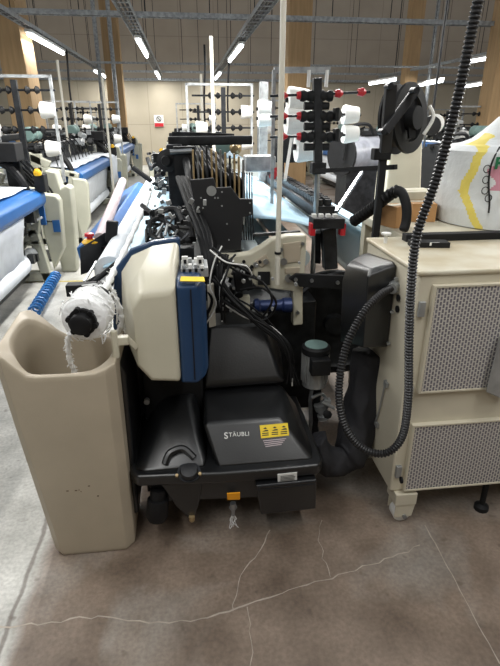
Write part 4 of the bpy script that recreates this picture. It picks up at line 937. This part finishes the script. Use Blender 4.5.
# black fabric duct
dp = [at(372, 350, Y=1.88), at(370, 375, Y=1.86), at(364, 405, Y=1.84), at(358, 430, Y=1.80), at(350, 452, Y=1.76), at(336, 462, Y=1.74), at(322, 456, Y=1.74), at(312, 440, Y=1.76)]
P = smooth_path(dp, 8); r = random.Random(4)
m = MB(); rs = [.08+.002*math.sin(i*.5) for i in range(len(P))]
for i in range(len(P)): 
    if i > len(P)*.6: rs[i] *= .82
m.tube(P, rs, 36); o = m.build('fabric_duct', 'bag', sub=1)
for v in o.data.vertices: q_ = Vector((v.co.x*22, v.co.y*22, v.co.z*7)); v.co += Vector((noise.noise(q_), noise.noise(q_+Vector((5, 0, 0))), 0))*.022+Vector((0, 0, noise.noise(q_+Vector((0, 9, 0)))))*.01
tag(o, 'wrinkled black fabric duct drooping between cabinet and dobby housing', 'duct')
# spring-like black hose behind the cabinet
t = thing('corrugated_hose', 'short black ribbed hose arching behind the cabinet below the reel', 'hose', at(385, 205, Y=2.28))
corrugated([at(354, 221, Y=2.5), at(366, 213, Y=2.42), at(378, 204, Y=2.34), at(388, 196, Y=2.28), at(398, 190.5, Y=2.24)], .022, .024, .007, 14).build('hose', 'rubber', t)
m = MB(); m.tube(smooth_path([at(394, 190, Y=2.22), at(402, 193, Y=2.2), at(406.5, 207, Y=2.18), at(406, 222, Y=2.17), at(403, 231, Y=2.16)], 6), [.012]+[.022]*22+[.02, .016], 12); m.build('end_elbow', 'matte', t)
# blue coiled hose on floor at left
hx = []; a = at(56, 275, Z=.1); b_ = at(34, 312, Z=.1); ax = (b_-a); L_ = ax.length; axn = ax.normalized(); u = axn.orthogonal().normalized(); v = axn.cross(u)
for k in range(15*8): t = k/(15*8-1); an = k*2*math.pi/8; hx.append(a+ax*t+(u*math.cos(an)+v*math.sin(an))*.045)
tag(MB().tube(hx, .012, 5).build('coiled_air_hose', 'spring'), 'blue coiled air hose hanging down by the nearest left loom', 'hose')
# ------------------------------------------------------------------ reel on its post
PR = at(376, 229, Y=2.3)
RE = thing('yarn_reel', 'large black reel between two slanted bars on a black post', 'reel', (PR.x, 2.3, .9))
a = at(376, 150, Y=2.3); MB().bx(PR.x-.016, PR.x+.016, 2.285, 2.315, .9, a.z).build('post', 'matte', RE, bevel=.003)
m = MB(); c = at(381, 154, Y=2.3); m.box(c, (.08, .05, .05)); m.build('clamp_block', 'matte', RE, bevel=.005)
RC = at(405, 119, Y=2.36); axn = Vector((.6, -.78, .08)).normalized()
m = MB(); m.lathe(RC-axn*.05, axn, [(0, .09), (0, .148), (.012, .15), (.016, .12), (.03, .11), (.065, .11), (.07, .15), (.082, .148), (.084, .10), (.070, .095), (.070, .05)], 40); m.build('reel_drum', 'rubber', RE)
m = MB(); m.lathe(RC-axn*.055, axn, [(0, .02), (0, .05), (.12, .05), (.12, .02)], 20); m.bar(RC+Vector((0, -.03, .08)), RC+Vector((.02, -.05, -.08)), .03, .02); m.build('reel_hub', 'matte', RE)
MB().bar(at(385, 152, Y=2.18), at(391, 84, Y=2.12), .045, .03, up=(0, 1, 0)).build('upright_bar', 'charcoal', RE, bevel=.004)
MB().bar(at(385, 132, Y=2.12), at(416, 90, Y=2.16), .035, .02, up=(0, 1, 0)).build('slanted_bar', 'charcoal', RE, bevel=.004)
for x, y in ((391, 86), (417, 90), (384, 132)): c = at(x, y, Y=2.09); MB().cyl(c, c+Vector((0, .05, 0)), .012, n=14).build('pivot', 'dark', RE)
MB().tube(smooth_path([RC+axn*.06+Vector((.05, 0, .05)), RC+axn*.065+Vector((.07, 0, 0)), RC+axn*.06+Vector((.04, 0, -.07))], 5), .008, 6).build('white_rim_highlight', 'white', RE).name = 'white_rim_glint'  # white strip imitating a highlight on the reel rim
# small disc hanging on a cable
c = at(431, 126, Y=5)
dl = thing('pendant_disc', 'small round black disc with white back hanging on a thin cable', 'pendant', c)
MB().cyl(c, (c.x, 5, 3.0), .012, n=6).build('cable', 'matte', dl)
MB().lathe(c+Vector((0, .0, 0)), (-.3, -1, 0), [(0, .01), (0, .09), (.03, .09), (.03, .01)], 20).build('disc', 'matte', dl)
MB().lathe(c+Vector((.05, .04, .02)), (-.3, -1, 0), [(0, .01), (0, .09), (.02, .09), (.02, .01)], 20).build('white_backing', 'white', dl)
# ------------------------------------------------------------------ bench behind cabinet with sack, boxes, bar
BC = thing('work_bench', 'pale work bench behind the cabinet carrying the sack and cartons', 'bench', (1.5, 2.6, 0))
MB().bx(.95, 2.4, 2.12, 2.76, 1.03, 1.075).build('bench_top', 'tabletop', BC, bevel=.005)
for x, y in ((1.0, 2.2), (2.3, 2.2), (1.0, 2.7), (2.3, 2.7)): MB().bx(x-.03, x+.03, y-.03, y+.03, 0, 1.03).build('leg', 'cream', BC)
MB().bx(.99, 2.36, 2.3, 2.7, .4, .45).build('shelf', 'card', BC)
a = at(404, 235, Y=1.98); b_ = at(520, 229, Y=1.98); 
tag(MB().bx(a.x, b_.x, 1.955, 2.0, 1.0855, 1.115).build('steel_bar', 'matte', bevel=.003), 'long black bar lying across the back of the cabinet top', 'bar')
a = at(412, 243, Z=1.1); sb = thing('small_box', 'small dark box with white label lying on the cabinet top under the black bar', 'box', a)
MB().box((a.x+.07, a.y+.0, 1.096), (.15, .06, .02), Matrix.Rotation(-.15, 3, 'Z')).build('carton', 'matte', sb); MB().box((a.x+.08, a.y-.028, 1.1), (.04, .004, .012)).build('label_patch', 'wlabel', sb)
m = MB(); a = at(400, 250, X=.80); m.cyl((a.x, 1.95, 1.085), (a.x, 1.95, 1.12), .008, n=10); m.cyl((a.x, 1.95, 1.12), (a.x, 1.95, 1.128), .02, n=12)
tag(m.build('white_plug', 'white', None), 'small white plug standing on the cabinet edge behind the ribbed hose', 'plug')
def carton(px, py, Y, w, d, h, rot, lb, m_='card'):
    a = at(px, py, Y=Y); z0 = 1.0755
    t = thing('cardboard_box', lb, 'box', (a.x, Y, z0), 'cartons on the bench'); rm = Matrix.Rotation(rot, 3, 'Z')
    MB().box((a.x, Y, z0+h/2), (w, d, h), rm).build('carton', m_, t, bevel=.003)
    MB().box((a.x, Y, z0+h+.001), (w*.98, .04, .002), rm).build('tape', 'tabletop', t)
carton(396, 215, 2.34, .1, .1, .1, .4, 'brown carton just right of the reel post'); carton(420, 214, 2.5, .12, .16, .09, -.2, 'low brown carton beside the white sack'); carton(412, 205, 2.64, .2, .16, .13, .1, 'pale carton at the back of the bench', 'tabletop')
# sack
prof = []
for px, py, w_ in ((443, 229, .5), (441, 222, .54), (440, 205, .56), (443, 185, .56), (446, 165, .55), (449, 150, .53), (458, 145, .46), (468, 143.5, .4), (478, 139, .36), (487, 131, .32), (494, 124, .28), (500, 117, .25), (508, 113, .2)):
    a = at(px, py, Y=2.42); prof.append((max(a.z, 1.08), a.x, a.x+w_))
SK = thing('woven_sack', 'big white woven sack with yellow stripe slumped on the bench', 'sack', (1.45, 2.4, 1.08))
rows = []; nU = 200; fine = []
for a_, b2 in zip(prof, prof[1:]):
    for k in range(12): fine.append(tuple(lerp(a_[i], b2[i], k/12) for i in range(3)))
fine.append(prof[-1])
nF = 150; nU = 2*nF
def lift(x, z):
    q = Vector((x*5, z*5, 0)); d = Vector(((x*.8+z*.6)*4, (z*.8-x*.6)*15, 2))
    d = Vector(((x*.6+z*.8)*3, (z*.6-x*.8)*11, 2)); return noise.noise(q)*.03+noise.noise(d)*.018+noise.noise(Vector(((x*.5+z)*6, (z*.5-x)*26, 5)))*.006
for j, (z, xl, xr) in enumerate(fine):
    t = j/(len(fine)-1); dp_ = .24*(1-t**2.6)+.025; row = []
    for i in range(nU+1):
        q = i % nU; u = (-1+2*q/nF) if q <= nF else (1-2*(q-nF)/nF); sd = -1 if q <= nF else 1
        e = max(0, 1-abs(u)**3)**.5; x = (xl+xr)/2+(xr-xl)/2*u
        y = 2.42+sd*dp_*e-sd*lift(x, z)*e*(-1 if sd > 0 else -1)
        row.append((x, y, z))
    rows.append(row)
pxs = {}
def proj(p):
    v = Vector(p)-Vector((0, 0, H)); f = v.dot(Fw); return 250+F*v.dot(Rt)/f, 333-F*v.dot(Up)/f
FV = [(proj(rows[j][k]), rows[j][k]) for j in range(0, len(rows), 2) for k in range(0, nF+1)]
def on_sack(px, py):
    return Vector(min(FV, key=lambda q: (q[0][0]-px)**2+(q[0][1]-py)**2)[1])
KS = []
for px, py in ((478, 231), (473, 220), (467, 205), (462, 193), (466, 183), (472, 170), (477, 157), (480, 146), (483, 136)):
    c = on_sack(px, py); KS.append((c.z, c.x))
def stripe_d(x, z):
    p = Vector((x, z)); best = 9
    for (a, p0), (b, q0) in zip(KS, KS[1:]):
        A_ = Vector((p0, a)); B_ = Vector((q0, b)); t = max(0, min(1, (p-A_).dot(B_-A_)/(B_-A_).length_squared)); best = min(best, (A_+(B_-A_)*t-p).length)
    return best
def smi(j, k):
    x, y, z = rows[j][k]
    if k < nF and stripe_d(x, z) < .0115: return 1
    if k < nF and 1.25 < z < 1.36 and x > 1.365+.02*math.sin(z*60): return 2
    return 0
m = MB(); m.grid(rows, mi=smi); 
m.b.verts.ensure_lookup_table()
m.build('sack_body', ['sackw', 'sacky', 'sackp'], SK)
def sackY(x, z):
    best = min(((rows[j][k][0]-x)**2+(rows[j][k][2]-z)**2, rows[j][k][1]) for j in range(len(rows)) for k in range(nU) if rows[j][k][1] < 2.45); return best[1]
m = MB()
for px, py in ((485, 168), (484, 181), (484, 189), (487, 199)):
    c = on_sack(px, py)-Vector((0, .012, 0))
    m.tube([c+Vector((.016*math.cos(t), 0, .016*math.sin(t))) for t in [k*math.pi/6 for k in range(13)]], .0022, 5)
m.build('printed_circles', 'ink', SK)
c = on_sack(497, 163)-Vector((0, .014, 0)); text('P', .07, c, (1, 0, 0), (0, 0, 1), 'green', SK, 'lettering', .002, .003)
m = MB(); pts = []
for px, py in ((499, 147), (493, 158), (490, 170), (488, 184), (489, 200), (488, 214)):
    pts.append(on_sack(px, py)-Vector((0, .006, 0)))
m.tube(smooth_path(pts, 4), .004, 6); m.build('dark_seam', 'ink', SK)
# ------------------------------------------------------------------ right aisle background: cream frame, grey film rolls
c = at(403, 165, Y=4.6)
gc = thing('machine_cabinet', 'cream machine end frame behind the black reel', 'machine', (c.x, 4.7, 0))
MB().prism([at(385, 200, Y=4.6), at(421, 200, Y=4.6), at(423, 141, Y=4.6), at(392, 141, Y=4.6)], (0, .3, 0)).build('end_frame', 'cream', gc, bevel=.02)
z_ = at(403, 200, Y=4.6).z; MB().bx(c.x-.14, c.x+.16, 4.62, 4.88, 0, z_+.05).build('plinth', 'cream', gc, bevel=.01)
m = MB()
for x, y in ((397, 150), (410, 148)): q = at(x, y, Y=4.6); m.box(q, (.03, .02, .07))
m.build('slot', 'matte', gc)
for (x, y, Y, lb, rr, ln) in ((448, 168, 5.3, 'grey film-wrapped roll left of the white sack', .2, .9), (356, 155, 6.5, 'grey film-wrapped roll beyond the cross arm, right of tension stand', .22, .8)):
    c = at(x, y, Y=Y); t = thing('film_wrapped_roll', lb, 'roll', (c.x, Y, 0), 'grey film-wrapped beams')
    MB().lathe(c+Vector((-.18, 0, 0)), (.9, .45, 0), [(0, .03), (0, rr), (.03, rr*1.02), (ln*.5, rr*.96), (ln-.02, rr), (ln, .03)], 28).build('roll', 'greyfilm', t)
    MB().lathe(c+Vector((-.2, 0, 0)), (.9, .45, 0), [(0, .03), (0, rr*1.15), (.03, rr*1.15), (.03, .03)], 28).build('end_flange', 'matte', t)
    m = MB(); m.bx(c.x-.12, c.x+.5, Y-.05, Y+.4, 0, c.z-rr+.02); m.build('stand', 'dark', t)
    m = MB(); m.tube(smooth_path([c+Vector((-.2, -.1, -.05)), c+Vector((-.15, -.12, rr+.08)), c+Vector((.1, -.05, rr+.14)), c+Vector((.2, 0, rr+.03))], 5), .02, 8); m.bar(c+Vector((-.25, 0, rr+.02)), c+Vector((.35, .2, rr+.04)), .04, .04); m.build('guard_rail', 'matte', t)
# floor tape
a = at(57, 281, Z=0); b_ = at(80, 281.5, Z=0)
tag(MB().bar((a.x-.3, a.y, .001), (b_.x+.25, b_.y, .001), .035, .002).build('floor_tape', 'tape'), 'thin yellow tape line across the left aisle', 'floor tape')
# ================================================================== LIGHT
for X, Y, e, lb in ((RL, 3.2, 60, 'left tray'), (RM, 5.6, 150, 'middle aisle tray'), (RR, 5.6, 150, 'dark centre tray'), (3.4, 4.2, 125, 'right side, over the cabinet'), (5.6, 5.0, 125, 'far right side'), (RM, .4, 26, 'middle aisle tray, over the bin'), (RR, .4, 26, 'dark centre tray, over the cabinet'), (-5.2, 5, 125, 'far left side')):  # unseen lamps added to brighten the foreground, some without a tray
    lamp(X, Y-1.2, Y+1.2, 2.9, 'added tube lamp outside the picture, above the '+lb, e)
for X, Y in ((7.25, 15), (4.6, 17.4)): area(X, Y, 2.84, .12, 2.4, 70)
W = bpy.data.worlds.new('World'); S.world = W; W.use_nodes = True
W.node_tree.nodes['Background'].inputs[0].default_value = (.95, .97, 1, 1); W.node_tree.nodes['Background'].inputs[1].default_value = .42
# ================================================================== CAMERA
cam = bpy.data.cameras.new('Camera'); co = bpy.data.objects.new('Camera', cam); C.objects.link(co)
mt = Matrix((Rt, Up, -Fw)).transposed().to_4x4(); mt.translation = Vector((0, 0, H)); co.matrix_world = mt
cam.sensor_fit = 'VERTICAL'; cam.sensor_height = 36; cam.lens = F/666*36; cam.clip_start = .05; cam.clip_end = 100
S.camera = co
S.view_settings.view_transform = 'Standard'; S.view_settings.look = 'None'; S.view_settings.gamma = 1; S.view_settings.use_curve_mapping = False
S.view_settings.exposure = 0.0
